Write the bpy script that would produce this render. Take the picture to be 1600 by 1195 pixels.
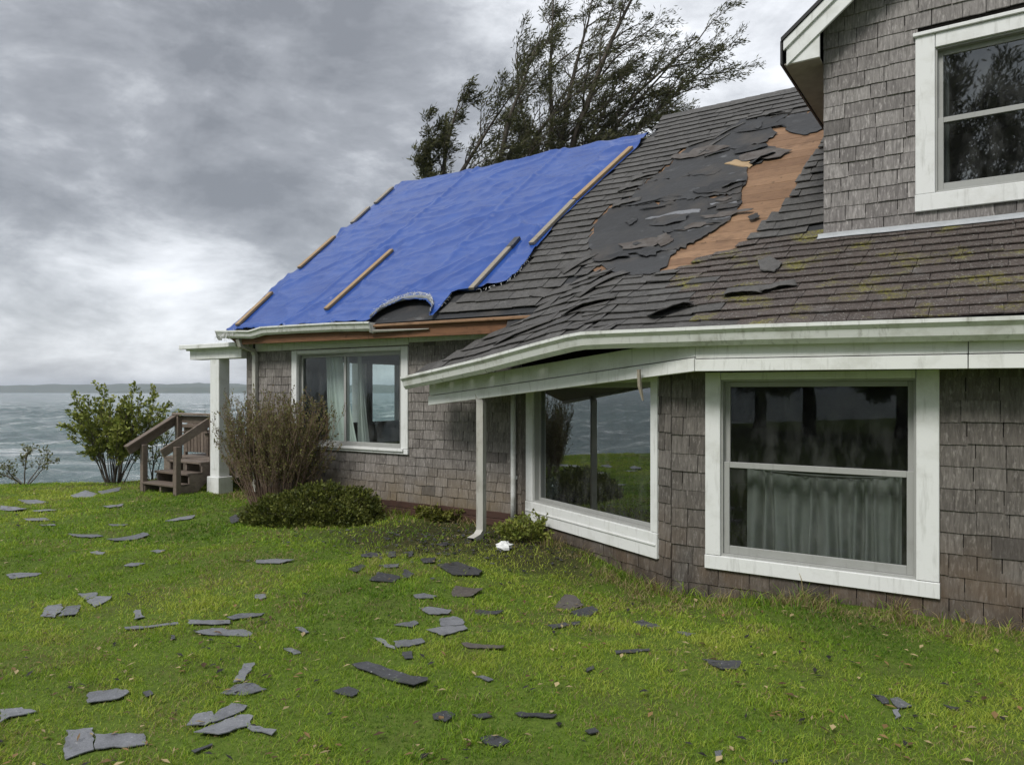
import bpy, bmesh, math, random
import numpy as np
from mathutils import Vector, Matrix

random.seed(7); rng = np.random.default_rng(7)
S = bpy.context.scene
for o in list(bpy.data.objects): bpy.data.objects.remove(o)
COL = S.collection
EYE = 1.7; FPX = 1150.0; HOR = 612.0

# ------------------------------------------------------------------ camera
cam_d = bpy.data.cameras.new('camera'); cam = bpy.data.objects.new('camera', cam_d); COL.objects.link(cam)
cam_d.sensor_width = 36; cam_d.lens = FPX / 1600 * 36; cam_d.shift_y = (HOR - 597.5) / 1600
cam_d.clip_start = 0.05; cam_d.clip_end = 20000
cam.location = (0, 0, EYE); cam.rotation_euler = (math.radians(90), 0, 0)
S.camera = cam

# ------------------------------------------------------------------ world: overcast sky
SUN_DIR = Vector((-0.55, -0.62, 0.95)).normalized()          # towards the (veiled) sun
W = bpy.data.worlds.new('World'); S.world = W; W.use_nodes = True
nt = W.node_tree; nt.nodes.clear()
def N(t, **k):
    n = nt.nodes.new(t)
    for a, b in k.items(): setattr(n, a, b)
    return n
def LK(a, b): nt.links.new(a, b)
def wmath(op, a, b=None, c=None):
    n = N('ShaderNodeMath', operation=op)
    for i, v in enumerate((a, b, c)):
        if v is None: continue
        if isinstance(v, (int, float)): n.inputs[i].default_value = v
        else: LK(v, n.inputs[i])
    return n.outputs[0]
out = N('ShaderNodeOutputWorld'); bg = N('ShaderNodeBackground'); LK(bg.outputs[0], out.inputs[0])
bg.inputs[1].default_value = 0.1
tc = N('ShaderNodeTexCoord'); sep = N('ShaderNodeSeparateXYZ'); LK(tc.outputs['Generated'], sep.inputs[0])
zc = wmath('ADD', wmath('MAXIMUM', sep.outputs[2], 0.0), 0.30)
comb = N('ShaderNodeCombineXYZ'); LK(wmath('DIVIDE', sep.outputs[0], zc), comb.inputs[0]); LK(wmath('DIVIDE', sep.outputs[1], zc), comb.inputs[1])
def wnoise(scale, detail, rough, dist, off):
    mp = N('ShaderNodeMapping'); LK(comb.outputs[0], mp.inputs[0]); mp.inputs['Location'].default_value = off
    n = N('ShaderNodeTexNoise'); LK(mp.outputs[0], n.inputs['Vector'])
    n.inputs['Scale'].default_value = scale; n.inputs['Detail'].default_value = detail
    n.inputs['Roughness'].default_value = rough; n.inputs['Distortion'].default_value = dist
    return n.outputs[0]
n1 = wnoise(0.8, 6, 0.5, 0.5, (3.1, 1.7, 0)); n2 = wnoise(2.6, 9, 0.64, 0.35, (9.4, 2.2, 1))
mp3 = N('ShaderNodeMapping'); LK(tc.outputs['Generated'], mp3.inputs[0]); mp3.inputs['Scale'].default_value = (1, 1, 2.2); mp3.inputs['Rotation'].default_value = (0, -0.35, 0)
n3n = N('ShaderNodeTexNoise'); LK(mp3.outputs[0], n3n.inputs['Vector']); n3n.inputs['Scale'].default_value = 4.2; n3n.inputs['Detail'].default_value = 9; n3n.inputs['Roughness'].default_value = 0.62; n3n.inputs['Distortion'].default_value = 0.25; n3 = n3n.outputs[0]
def blob(px, py, c0, c1):
    d = Vector(((px - 800) / FPX, 1, (HOR - py) / FPX)).normalized()
    v = N('ShaderNodeVectorMath', operation='DOT_PRODUCT'); LK(tc.outputs['Generated'], v.inputs[0]); v.inputs[1].default_value = d
    m = N('ShaderNodeMapRange', interpolation_type='SMOOTHSTEP'); LK(v.outputs['Value'], m.inputs[0])
    m.inputs[1].default_value = math.cos(math.radians(c1)); m.inputs[2].default_value = math.cos(math.radians(c0))
    return m.outputs[0]
# t: 0 = heavy grey cloud, 1 = thin bright cloud
t = wmath('ADD', wmath('MULTIPLY', n1, 0.75), wmath('MULTIPLY', n2, 0.85))
t = wmath('ADD', t, wmath('MULTIPLY', n3, 1.45))
t = wmath('ADD', t, -1.005)
for (px, py, c0, c1, k) in ((330, 190, 2, 22, -0.22), (40, 120, 2, 16, -0.12), (500, 300, 1, 9, -0.10), (40, 330, 1, 10, -0.08), (200, 425, 1, 9, 0.21), (330, 455, 1, 7, 0.08), (110, 530, 1, 5, -0.14), (150, 590, 1, 30, 0.10),
                            (1250, 60, 3, 34, 0.30), (640, 60, 2, 12, 0.02)):
    t = wmath('ADD', t, wmath('MULTIPLY', blob(px, py, c0, c1), k))
cr = N('ShaderNodeValToRGB'); LK(t, cr.inputs[0])
el = cr.color_ramp.elements
el[0].position = 0.12; el[0].color = (0.150, 0.158, 0.172, 1)
el[1].position = 0.95; el[1].color = (0.62, 0.635, 0.66, 1)
e = el.new(0.38); e.color = (0.232, 0.242, 0.260, 1)
e = el.new(0.62); e.color = (0.385, 0.398, 0.420, 1)
zen = N('ShaderNodeMapRange'); LK(sep.outputs[2], zen.inputs[0])           # overcast sky: brighter overhead than at the horizon
zen.inputs[1].default_value = 0.35; zen.inputs[2].default_value = 1.0; zen.inputs[3].default_value = 10.0; zen.inputs[4].default_value = 14.0
vm = N('ShaderNodeVectorMath', operation='SCALE'); LK(cr.outputs[0], vm.inputs[0]); LK(zen.outputs[0], vm.inputs['Scale'])
sky = N('ShaderNodeTexSky', sky_type='NISHITA'); sky.sun_disc = False
sky.sun_elevation = math.asin(SUN_DIR.z); sky.sun_rotation = math.atan2(SUN_DIR.x, SUN_DIR.y)
mx = N('ShaderNodeMix', data_type='RGBA'); mx.inputs[0].default_value = 0.93
LK(sky.outputs[0], mx.inputs[6]); LK(vm.outputs[0], mx.inputs[7]); LK(mx.outputs[2], bg.inputs[0])

sd = bpy.data.lights.new('sun', 'SUN'); sun = bpy.data.objects.new('sun', sd); COL.objects.link(sun)
sd.energy = 1.5; sd.angle = math.radians(18); sd.color = (1.0, 0.97, 0.92)
sun.rotation_euler = SUN_DIR.to_track_quat('Z', 'Y').to_euler(); sun.location = (-10, -10, 20)
S.view_settings.view_transform = 'Standard'; S.view_settings.look = 'None'
S.view_settings.exposure = 0.82
S.render.engine = 'CYCLES'; S.cycles.max_bounces = 6; S.cycles.diffuse_bounces = 3; S.cycles.glossy_bounces = 3; S.cycles.transmission_bounces = 3; S.cycles.transparent_max_bounces = 8; S.cycles.volume_bounces = 0
S.cycles.caustics_reflective = False; S.cycles.caustics_refractive = False; S.view_settings.gamma = 1.0
S.view_settings.use_curve_mapping = False

# ------------------------------------------------------------------ small helpers
def vnoise(x, y, seed=0):
    x = np.asarray(x, float); y = np.asarray(y, float)
    xi = np.floor(x).astype(np.int64); yi = np.floor(y).astype(np.int64)
    fx = x - xi; fy = y - yi; fx = fx * fx * (3 - 2 * fx); fy = fy * fy * (3 - 2 * fy)
    def h(a, b):
        n = (a * 374761393 + b * 668265263 + seed * 974634777) & 0xffffffff
        n = ((n ^ (n >> 13)) * 1274126177) & 0xffffffff
        return ((n ^ (n >> 16)) & 0xffff) / 65535.0
    return (h(xi, yi) * (1 - fx) + h(xi + 1, yi) * fx) * (1 - fy) + (h(xi, yi + 1) * (1 - fx) + h(xi + 1, yi + 1) * fx) * fy
def fbm(x, y, seed=0, oct=4):
    r = 0; a = 0.5; 
    for i in range(oct):
        r = r + a * vnoise(np.asarray(x) * 2 ** i, np.asarray(y) * 2 ** i, seed + i * 17); a *= 0.5
    return r / (1 - 0.5 ** oct)
def sstep(a, b, x):
    t = np.clip((np.asarray(x, float) - a) / (b - a), 0, 1); return t * t * (3 - 2 * t)
def in_poly(x, y, poly):
    x = np.asarray(x, float); y = np.asarray(y, float); c = np.zeros(x.shape, bool); n = len(poly); j = n - 1
    for i in range(n):
        xi, yi = poly[i][0], poly[i][1]; xj, yj = poly[j][0], poly[j][1]
        if yi != yj:
            c ^= ((yi > y) != (yj > y)) & (x < (xj - xi) * (y - yi) / (yj - yi) + xi)
        j = i
    return c
def poly_dist(x, y, poly):
    x = np.asarray(x, float); y = np.asarray(y, float); d = np.full(x.shape, 1e9)
    for i in range(len(poly)):
        ax, ay = poly[i - 1]; bx, by = poly[i]; vx, vy = bx - ax, by - ay
        t = np.clip(((x - ax) * vx + (y - ay) * vy) / (vx * vx + vy * vy + 1e-12), 0, 1)
        d = np.minimum(d, np.hypot(x - ax - t * vx, y - ay - t * vy))
    return np.where(in_poly(x, y, poly), d, -d)       # positive inside

class MB:
    def __init__(s): s.v = []; s.f = []
    def add(s, vs, fs):
        b = len(s.v); s.v += [tuple(v) for v in vs]; s.f += [tuple(i + b for i in f) for f in fs]
    def hexa(s, p):          # 8 points: bottom ring 0-3, top ring 4-7
        s.add(p, [(0, 3, 2, 1), (4, 5, 6, 7), (0, 1, 5, 4), (1, 2, 6, 5), (2, 3, 7, 6), (3, 0, 4, 7)])
    def box(s, x0, x1, y0, y1, z0, z1):
        s.hexa([(x0, y0, z0), (x1, y0, z0), (x1, y1, z0), (x0, y1, z0), (x0, y0, z1), (x1, y0, z1), (x1, y1, z1), (x0, y1, z1)])
    def fbox(s, F, a0, a1, o0, o1, z0, z1):          # box in a wall frame: along, outward, up
        s.hexa([F(a0, o0, z0), F(a1, o0, z0), F(a1, o1, z0), F(a0, o1, z0), F(a0, o0, z1), F(a1, o0, z1), F(a1, o1, z1), F(a0, o1, z1)])
    def bar(s, p, q, w, h, up=(0, 0, 1)):
        p = Vector(p); q = Vector(q); d = (q - p).normalized(); r = d.cross(Vector(up)).normalized(); u = r.cross(d).normalized()
        r = r * w / 2; u = u * h / 2
        s.hexa([p - r - u, p + r - u, p + r + u, p - r + u, q - r - u, q + r - u, q + r + u, q - r + u])
    def tube(s, pts, rad, n=6, cap=True):
        pts = [Vector(p) for p in pts]; b = len(s.v); k = len(pts); ref = Vector((0.31, 0.2, 0.93))
        for i, p in enumerate(pts):
            d = (pts[min(i + 1, k - 1)] - pts[max(i - 1, 0)])
            d = d.normalized() if d.length > 1e-9 else Vector((0, 0, 1))
            a = d.cross(ref); a = a.normalized() if a.length > 1e-3 else d.cross(Vector((1, 0, 0))).normalized(); c = d.cross(a)
            r = rad[i] if hasattr(rad, '__len__') else rad
            for j in range(n):
                t = 2 * math.pi * j / n; s.v.append(tuple(p + (a * math.cos(t) + c * math.sin(t)) * r))
        for i in range(k - 1):
            for j in range(n):
                s.f.append((b + i * n + j, b + i * n + (j + 1) % n, b + (i + 1) * n + (j + 1) % n, b + (i + 1) * n + j))
        if cap:
            s.f.append(tuple(b + j for j in range(n))[::-1]); s.f.append(tuple(b + (k - 1) * n + j for j in range(n)))
    def sweep(s, path, prof, closed=False):          # profile points (out, up) given per path vertex as frames (p, outdir)
        b = len(s.v); m = len(prof); k = len(path)
        for p, od in path:
            for (o, z) in prof: s.v.append((p[0] + od[0] * o, p[1] + od[1] * o, p[2] + z))
        for i in range(k - 1):
            for j in range(m - (0 if closed else 1)):
                j2 = (j + 1) % m; s.f.append((b + i * m + j, b + i * m + j2, b + (i + 1) * m + j2, b + (i + 1) * m + j))
        if closed:
            s.f.append(tuple(b + j for j in range(m))); s.f.append(tuple(b + (k - 1) * m + j for j in range(m))[::-1])
    def build(s, name, m, parent=None, smooth=False, bevel=0.0):
        me = bpy.data.meshes.new(name); me.from_pydata(s.v, [], s.f)
        bm = bmesh.new(); bm.from_mesh(me)
        bmesh.ops.recalc_face_normals(bm, faces=bm.faces)
        if bevel > 0: bmesh.ops.bevel(bm, geom=list(bm.edges), offset=bevel, segments=1, affect='EDGES', clamp_overlap=True)
        bm.to_mesh(me); bm.free()
        if smooth:
            me.polygons.foreach_set('use_smooth', [True] * len(me.polygons))
        return link(name, me, m, parent)
def link(name, me, m, parent=None):
    if m and not me.materials: me.materials.append(m)
    o = bpy.data.objects.new(name, me); COL.objects.link(o)
    if parent: o.parent = parent
    return o
def np_mesh(name, V, Fq, m, parent=None, smooth=False, cols=None):
    """V (n,3), Fq list of (k,3)/(k,4) index arrays"""
    me = bpy.data.meshes.new(name); V = np.asarray(V, np.float32)
    me.vertices.add(len(V)); me.vertices.foreach_set('co', V.ravel())
    loops = np.concatenate([f.ravel() for f in Fq]).astype(np.int32)
    tot = np.concatenate([np.full(len(f), f.shape[1]) for f in Fq]).astype(np.int32)
    st = np.concatenate([[0], np.cumsum(tot)[:-1]]).astype(np.int32)
    me.loops.add(len(loops)); me.loops.foreach_set('vertex_index', loops)
    me.polygons.add(len(tot)); me.polygons.foreach_set('loop_start', st); me.polygons.foreach_set('loop_total', tot)
    me.polygons.foreach_set('use_smooth', np.full(len(tot), smooth, bool))
    me.update(calc_edges=True); me.validate()
    if cols is not None:
        a = me.color_attributes.new('tint', 'FLOAT_COLOR', 'POINT'); c = np.ones((len(V), 4), np.float32); c[:, :3] = cols
        a.data.foreach_set('color', c.ravel())
    return link(name, me, m, parent)
def tag(o, label=None, cat=None, group=None, kind=None):
    for k, v in (('label', label), ('category', cat), ('group', group), ('kind', kind)):
        if v: o[k] = v
    return o
def empty(name, loc=(0, 0, 0), rz=0.0, parent=None):
    o = bpy.data.objects.new(name, None); COL.objects.link(o); o.location = loc; o.rotation_euler = (0, 0, rz)
    o.empty_display_size = 0.2
    if parent: o.parent = parent
    return o

# ------------------------------------------------------------------ materials
class MT:
    def __init__(s, name, rough=0.8, spec=0.3):
        s.m = bpy.data.materials.new(name); s.m.use_nodes = True; s.t = s.m.node_tree; s.n = s.t.nodes; s.n.clear()
        s.out = s.n.new('ShaderNodeOutputMaterial'); s.b = s.n.new('ShaderNodeBsdfPrincipled')
        s.t.links.new(s.b.outputs[0], s.out.inputs[0]); s.b.inputs['Roughness'].default_value = rough
        s.b.inputs['Specular IOR Level'].default_value = spec
        s.pos = s.n.new('ShaderNodeNewGeometry').outputs['Position']
    def l(s, a, b): s.t.links.new(a, b)
    def val(s, sock, v):
        if hasattr(v, 'is_linked') or hasattr(v, 'links'): s.l(v, sock)
        else: sock.default_value = v
    def noise(s, scale, detail=4, rough=0.55, stretch=(1, 1, 1), vec=None, dist=0.0, off=(0, 0, 0), rot=0.0):
        mp = s.n.new('ShaderNodeMapping'); s.l(vec or s.pos, mp.inputs[0]); mp.inputs['Scale'].default_value = stretch; mp.inputs['Location'].default_value = off
        mp.inputs['Rotation'].default_value = (0, 0, rot)
        x = s.n.new('ShaderNodeTexNoise'); s.l(mp.outputs[0], x.inputs['Vector']); x.inputs['Scale'].default_value = scale
        x.inputs['Detail'].default_value = detail; x.inputs['Roughness'].default_value = rough; x.inputs['Distortion'].default_value = dist
        return x.outputs[0]
    def math(s, op, a, b=None, clamp=False):
        x = s.n.new('ShaderNodeMath'); x.operation = op; x.use_clamp = clamp
        s.val(x.inputs[0], a)
        if b is not None: s.val(x.inputs[1], b)
        return x.outputs[0]
    def ramp(s, fac, stops):
        r = s.n.new('ShaderNodeValToRGB'); s.l(fac, r.inputs[0]); e = r.color_ramp.elements
        while len(e) < len(stops): e.new(0.5)
        for i, (p, c) in enumerate(stops): e[i].position = p; e[i].color = (*c, 1) if len(c) == 3 else c
        return r.outputs[0]
    def rng(s, fac, a, b, c=0.0, d=1.0):
        r = s.n.new('ShaderNodeMapRange'); s.l(fac, r.inputs[0])
        for i, v in enumerate((a, b, c, d)): r.inputs[i + 1].default_value = v
        return r.outputs[0]
    def mix(s, fac, a, b, mode='MIX'):
        x = s.n.new('ShaderNodeMix'); x.data_type = 'RGBA'; x.blend_type = mode
        s.val(x.inputs[0], fac)
        for i, v in ((6, a), (7, b)):
            if isinstance(v, tuple): x.inputs[i].default_value = (*v, 1)
            else: s.l(v, x.inputs[i])
        return x.outputs[2]
    def rand(s):
        o = s.n.new('ShaderNodeObjectInfo').outputs['Random']; g = s.n.new('ShaderNodeNewGeometry').outputs['Random Per Island']
        return s.math('FRACT', s.math('ADD', o, g))
    def color(s, c):
        s.val(s.b.inputs['Base Color'], (*c, 1) if isinstance(c, tuple) else c); return s
    def bump(s, h, strength=0.3, dist=0.01):
        x = s.n.new('ShaderNodeBump'); s.l(h, x.inputs['Height']); x.inputs['Strength'].default_value = strength; x.inputs['Distance'].default_value = dist
        s.l(x.outputs[0], s.b.inputs['Normal']); return s
    def rough(s, v): s.val(s.b.inputs['Roughness'], v); return s
    def attr(s, name):
        a = s.n.new('ShaderNodeAttribute'); a.attribute_name = name; return a.outputs['Color']

M = {}
def m_cedar(name, lo, hi, brown, kb):
    m = MT(name, 0.85, 0.2)
    r = m.rand(); base = m.mix(r, lo, hi)
    st = m.noise(9, 5, 0.6, (6, 6, 0.7)); base = m.mix(m.rng(st, 0.38, 0.72, 0, 0.72), base, tuple(c * 0.38 for c in lo)); gr_ = m.noise(26, 4, 0.7, (5, 5, 0.35), off=(2, 9, 4)); base = m.mix(m.rng(gr_, 0.5, 0.7, 0, 0.5), base, tuple(c * 0.5 for c in lo))
    sp = m.noise(14, 5, 0.65, (3.4, 3.4, 1.0), off=(3, 1, 7)); base = m.mix(m.rng(sp, 0.54, 0.70, 0, 0.6), base, tuple(min(1, c * 1.45 + .04) for c in hi))
    z = m.n.new('ShaderNodeSeparateXYZ'); m.l(m.pos, z.inputs[0])
    low = m.math('MULTIPLY', m.rng(z.outputs[2], 0.75, 0.15), m.rng(m.noise(2.2, 3), 0.3, 0.6))
    base = m.mix(m.math('MULTIPLY', low, kb), base, brown)
    wet = m.math('MULTIPLY', m.rng(z.outputs[2], 0.32, -0.02), m.rng(m.noise(5, 5, 0.65, (1, 1, .5), off=(8, 1, 1)), 0.38, 0.6)); base = m.mix(m.math('MULTIPLY', wet, min(1, kb * 1.2)), base, (0.045, 0.036, 0.030))
    salt = m.math('MULTIPLY', m.rng(z.outputs[2], 0.5, 0.1), m.rng(m.noise(16, 5, 0.7, (2, 2, .6), off=(2, 5, 1)), 0.58, 0.7)); base = m.mix(m.math('MULTIPLY', salt, .5 * kb), base, (0.34, 0.33, 0.31))
    dk = m.math('GREATER_THAN', r, 0.965); base = m.mix(m.math('MULTIPLY', dk, 0.6), base, (0.05, 0.045, 0.042))
    m.color(base); fb = m.noise(60, 3, 0.6, (2.5, 2.5, 0.10)); m.bump(fb, 0.8, 0.006); return m.m
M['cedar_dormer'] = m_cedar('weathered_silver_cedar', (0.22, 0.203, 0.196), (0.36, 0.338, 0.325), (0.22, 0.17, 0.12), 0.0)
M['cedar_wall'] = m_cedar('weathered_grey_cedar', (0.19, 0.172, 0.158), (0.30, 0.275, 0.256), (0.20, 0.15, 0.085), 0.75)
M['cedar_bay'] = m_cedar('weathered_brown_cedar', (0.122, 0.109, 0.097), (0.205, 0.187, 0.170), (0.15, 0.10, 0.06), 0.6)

def m_asphalt(name, lo, hi, moss=False):
    m = MT(name, 0.75, 0.35)
    r = m.rand(); base = m.mix(r, lo, hi)
    g = m.noise(130, 2, 0.7); base = m.mix(m.rng(g, 0.35, 0.7, 0, 0.6), base, tuple(c * 2.1 for c in hi))
    s2 = m.noise(5, 5, 0.65, (1, 1, 1)); base = m.mix(m.rng(s2, 0.58, 0.75, 0, 0.45), base, (0.20, 0.20, 0.195))
    fl = m.noise(30, 4, 0.7, off=(6, 2, 9)); base = m.mix(m.rng(fl, 0.64, 0.72, 0, 0.6), base, (0.30, 0.30, 0.29)); md = m.noise(18, 4, 0.7); base = m.mix(m.rng(md, 0.45, 0.7, 0, 0.5), base, tuple(c * 0.45 for c in lo))
    if moss:
        n = m.noise(2.3, 5, 0.6, off=(1.2, 3.3, 0)); n3 = m.noise(34, 4, 0.7)
        k = m.math('MULTIPLY', m.rng(n, 0.53, 0.64), m.rng(n3, 0.44, 0.57), True)
        base = m.mix(m.math('MULTIPLY', k, 0.85), base, (0.19, 0.18, 0.02))
        base = m.mix(m.math('MULTIPLY', m.rng(m.noise(75, 2, 0.5, off=(5, 5, 5)), 0.62, 0.70), 0.8), base, (0.36, 0.36, 0.33))
    m.color(base); m.rough(m.rng(s2, 0.2, 0.8, 0.55, 0.85)); m.bump(g, 0.55, 0.004); return m.m
M['shingle_roof'] = m_asphalt('asphalt_shingle_charcoal', (0.040, 0.038, 0.036), (0.078, 0.075, 0.071))
M['shingle_low'] = m_asphalt('asphalt_shingle_mossy', (0.040, 0.031, 0.027), (0.068, 0.054, 0.047), True)
def m_felt():
    m = MT('roofing_felt', 0.5, 0.4); r = m.rand()
    b = m.mix(r, (0.022, 0.023, 0.025), (0.040, 0.041, 0.043)); n = m.noise(1.7, 5, 0.6); b = m.mix(m.rng(n, 0.5, 0.7, 0, 0.7), b, (0.085, 0.075, 0.066))
    sc = m.noise(7, 5, 0.7, (0.35, 0.35, 1.6)); b = m.mix(m.rng(sc, 0.62, 0.74, 0, 0.5), b, (0.28, 0.29, 0.30))
    m.color(b); m.rough(m.rng(n, 0.3, 0.7, 0.6, 0.85)); m.bump(m.noise(9, 4), 0.5, 0.03); return m.m
M['felt'] = m_felt()
def m_felt2():
    m = MT('faded_brown_felt', 0.65, 0.3); n = m.noise(6, 5, 0.65); m.color(m.mix(m.rng(n, 0.35, 0.65), (0.062, 0.050, 0.042), (0.115, 0.105, 0.098))); m.bump(m.noise(20, 4), 0.4, 0.01); return m.m
M['felt_faded'] = m_felt2()
def m_wood(name, lo, hi, dark, scale=14, stretch=(0.6, 0.6, 6), rough=0.7, k=0.6):
    m = MT(name, rough, 0.3); r = m.rand(); b = m.mix(r, lo, hi); g = m.noise(scale, 5, 0.65, stretch, dist=0.6)
    b = m.mix(m.rng(g, 0.45, 0.75, 0, k), b, dark); st = m.noise(3.3, 5, 0.65); b = m.mix(m.rng(st, 0.55, 0.75, 0, k), b, dark)
    kn = m.noise(11, 3, 0.6, off=(3, 3, 3)); b = m.mix(m.rng(kn, 0.66, 0.72, 0, k), b, tuple(c * 0.5 for c in dark))
    m.color(b); m.bump(g, 0.4, 0.004); return m.m
M['plywood'] = m_wood('bare_roof_sheathing', (0.185, 0.105, 0.058), (0.285, 0.172, 0.098), (0.08, 0.044, 0.026), 16, (0.5, 0.5, 4))
M['batten'] = m_wood('lumber_batten', (0.34, 0.235, 0.13), (0.40, 0.29, 0.17), (0.20, 0.12, 0.06), 18, (1, 1, 3))
M['batten_grey'] = m_wood('weathered_batten', (0.30, 0.265, 0.21), (0.33, 0.29, 0.23), (0.16, 0.13, 0.10), 18, (1, 1, 3))
M['rot'] = m_wood('rotted_brown_board', (0.13, 0.060, 0.032), (0.20, 0.098, 0.05), (0.045, 0.022, 0.014), 9, (0.5, 0.5, 5))
M['skirt'] = m_wood('wet_red_brown_board', (0.062, 0.034, 0.026), (0.10, 0.052, 0.038), (0.035, 0.022, 0.018), 9, (0.5, 0.5, 5), 0.6)
M['deck'] = m_wood('weathered_deck_wood', (0.15, 0.118, 0.095), (0.225, 0.182, 0.15), (0.07, 0.053, 0.042), 16, (1, 1, 1.5), 0.65)
def m_white(name, c, dirt, amt):
    m = MT(name, 0.5, 0.4); n = m.noise(3.5, 6, 0.65, (1, 1, 1.3)); st = m.noise(6, 5, 0.6, (3.5, 3.5, 0.5), off=(4, 2, 2))
    b = m.mix(m.rng(n, 0.5, 0.8, 0, amt), c, dirt); b = m.mix(m.rng(st, 0.56, 0.8, 0, amt * 0.9), b, tuple(x * 0.7 for x in dirt))
    m.color(b); m.bump(m.noise(40, 3, 0.6, (1, 1, 0.4)), 0.12, 0.003); return m.m
M['white'] = m_white('white_trim_paint', (0.76, 0.77, 0.76), (0.46, 0.46, 0.41), 0.6)
M['white_old'] = m_white('grimy_white_paint', (0.78, 0.79, 0.77), (0.44, 0.44, 0.38), 0.6)
M['gutter'] = m_white('dirty_gutter_enamel', (0.74, 0.75, 0.73), (0.34, 0.34, 0.28), 0.85)
M['downspout'] = m_white('grimy_downspout', (0.46, 0.45, 0.41), (0.22, 0.20, 0.16), 0.85)
M['vinyl'] = m_white('grey_window_vinyl', (0.36, 0.365, 0.35), (0.26, 0.26, 0.24), 0.5)
def m_plain(name, c, rough=0.7, spec=0.3, n=0.25, scale=12):
    m = MT(name, rough, spec); m.color(m.mix(m.rng(m.noise(scale, 4), 0.3, 0.75, 0, n), c, tuple(x * 0.5 for x in c))); return m.m
M['soffit'] = m_plain('taupe_soffit_paint', (0.42, 0.39, 0.35), 0.7, 0.2, 0.5)  # dull grey-brown paint, mottled darker by noise
M['drip'] = m_plain('black_drip_edge', (0.02, 0.02, 0.02), 0.5)
M['metal'] = m_plain('lead_flashing', (0.42, 0.44, 0.46), 0.4, 0.5, 0.4)
M['inner'] = m_plain('interior_plaster', (0.36, 0.36, 0.34), 0.9, 0.1)
M['inner_floor'] = m_plain('interior_floor', (0.11, 0.08, 0.06), 0.6)
M['sofa'] = m_plain('dark_sofa_fabric', (0.04, 0.045, 0.05), 0.9, 0.1, 0.4, 20)
M['hole'] = m_plain('dark_wall_backing', (0.02, 0.018, 0.016), 0.95, 0.0)  # near-black colour of the solid wall backing behind the shingles
def m_curtain(name, c):
    m = MT(name, 0.9, 0.1); w = m.noise(220, 2, 0.5); m.color(m.mix(m.rng(w, 0.3, 0.7, 0, 0.3), c, tuple(x * 0.7 for x in c))); return m.m
M['curtain'] = m_curtain('grey_green_linen', (0.50, 0.51, 0.49)); M['curtain_light'] = m_curtain('pale_linen', (0.62, 0.65, 0.61))
def m_glass(name, tint, refl=0.0):
    m = MT(name); m.n.remove(m.b); tr = m.n.new('ShaderNodeBsdfTransparent'); tr.inputs[0].default_value = (*tint, 1)
    gl = m.n.new('ShaderNodeBsdfGlossy'); gl.inputs['Roughness'].default_value = 0.015; gl.inputs[0].default_value = (0.9, 0.95, 0.95, 1)
    bp = m.n.new('ShaderNodeBump'); m.l(m.noise(2.0, 2, 0.5), bp.inputs['Height']); bp.inputs['Strength'].default_value = 0.04; bp.inputs['Distance'].default_value = 0.02
    m.l(bp.outputs[0], gl.inputs['Normal'])
    fr = m.n.new('ShaderNodeLayerWeight'); fr.inputs[0].default_value = 0.5; sp = m.math('ADD', m.math('MULTIPLY', m.math('POWER', fr.outputs['Facing'], 5.0), 0.9), refl, True)
    mx = m.n.new('ShaderNodeMixShader'); m.l(sp, mx.inputs[0]); m.l(tr.outputs[0], mx.inputs[1]); m.l(gl.outputs[0], mx.inputs[2]); df = m.n.new('ShaderNodeBsdfDiffuse'); df.inputs[0].default_value = (.55, .56, .55, 1); m2 = m.n.new('ShaderNodeMixShader')
    gm = m.noise(5, 6, 0.7, (1.6, 1.6, 0.6), off=(1, 4, 2)); m.l(m.rng(gm, 0.45, 0.8, 0.008, 0.10), m2.inputs[0]); m.l(mx.outputs[0], m2.inputs[1]); m.l(df.outputs[0], m2.inputs[2]); m.l(m2.outputs[0], m.out.inputs[0]); return m.m
M['glass'] = m_glass('window_glass', (0.82, 0.90, 0.88), 0.07)
M['glass_dark'] = m_glass('tinted_window_glass', (0.46, 0.49, 0.48), 0.04)
M['glass_dormer'] = m_glass('dormer_glass', (0.40, 0.43, 0.43), 0.15)
M['glass_mirror'] = m_glass('reflective_picture_glass', (0.22, 0.25, 0.25), 0.33)
def m_tarp():
    m = MT('blue_poly_tarp', 0.28, 0.55); n = m.noise(2.0, 5, 0.6); b = m.mix(m.rng(n, 0.3, 0.75), (0.012, 0.054, 0.255), (0.023, 0.080, 0.325))
    m.color(b); w1 = m.noise(3.5, 4, 0.55, (1.0, 1.0, 3.2), dist=1.4); w2 = m.noise(38, 4, 0.6, (1, 1, 2.2)); h = m.math('ADD', w1, m.math('MULTIPLY', w2, 0.25))
    m.bump(h, 0.22, 0.02); return m.m
M['tarp'] = m_tarp(); M['tarp_back'] = m_plain('grey_tarp_underside', (0.24, 0.255, 0.27), 0.6, 0.3, 0.6, 8); M['fray'] = m_plain('white_tarp_threads', (0.8, 0.8, 0.8), 0.8)
def m_slate(name, lo, hi):
    m = MT(name, 0.45, 0.45); r = m.rand(); b = m.mix(r, lo, hi); g = m.noise(160, 2, 0.7); b = m.mix(m.rng(g, 0.4, 0.7, 0, 0.45), b, tuple(c * 1.6 for c in hi))
    s2 = m.noise(9, 5, 0.65); b = m.mix(m.rng(s2, 0.5, 0.75, 0, 0.55), b, tuple(c * 0.5 for c in lo))
    sp = m.noise(40, 4, 0.7, off=(2, 8, 1)); b = m.mix(m.rng(sp, 0.62, 0.70, 0, 0.7), b, (0.42, 0.42, 0.43)); b = m.mix(m.rng(sp, 0.40, 0.30, 0, 0.6), b, tuple(c * 0.35 for c in lo))
    m.color(b); m.rough(m.rng(s2, 0.3, 0.7, 0.3, 0.6)); m.bump(g, 0.4, 0.003); return m.m
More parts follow.
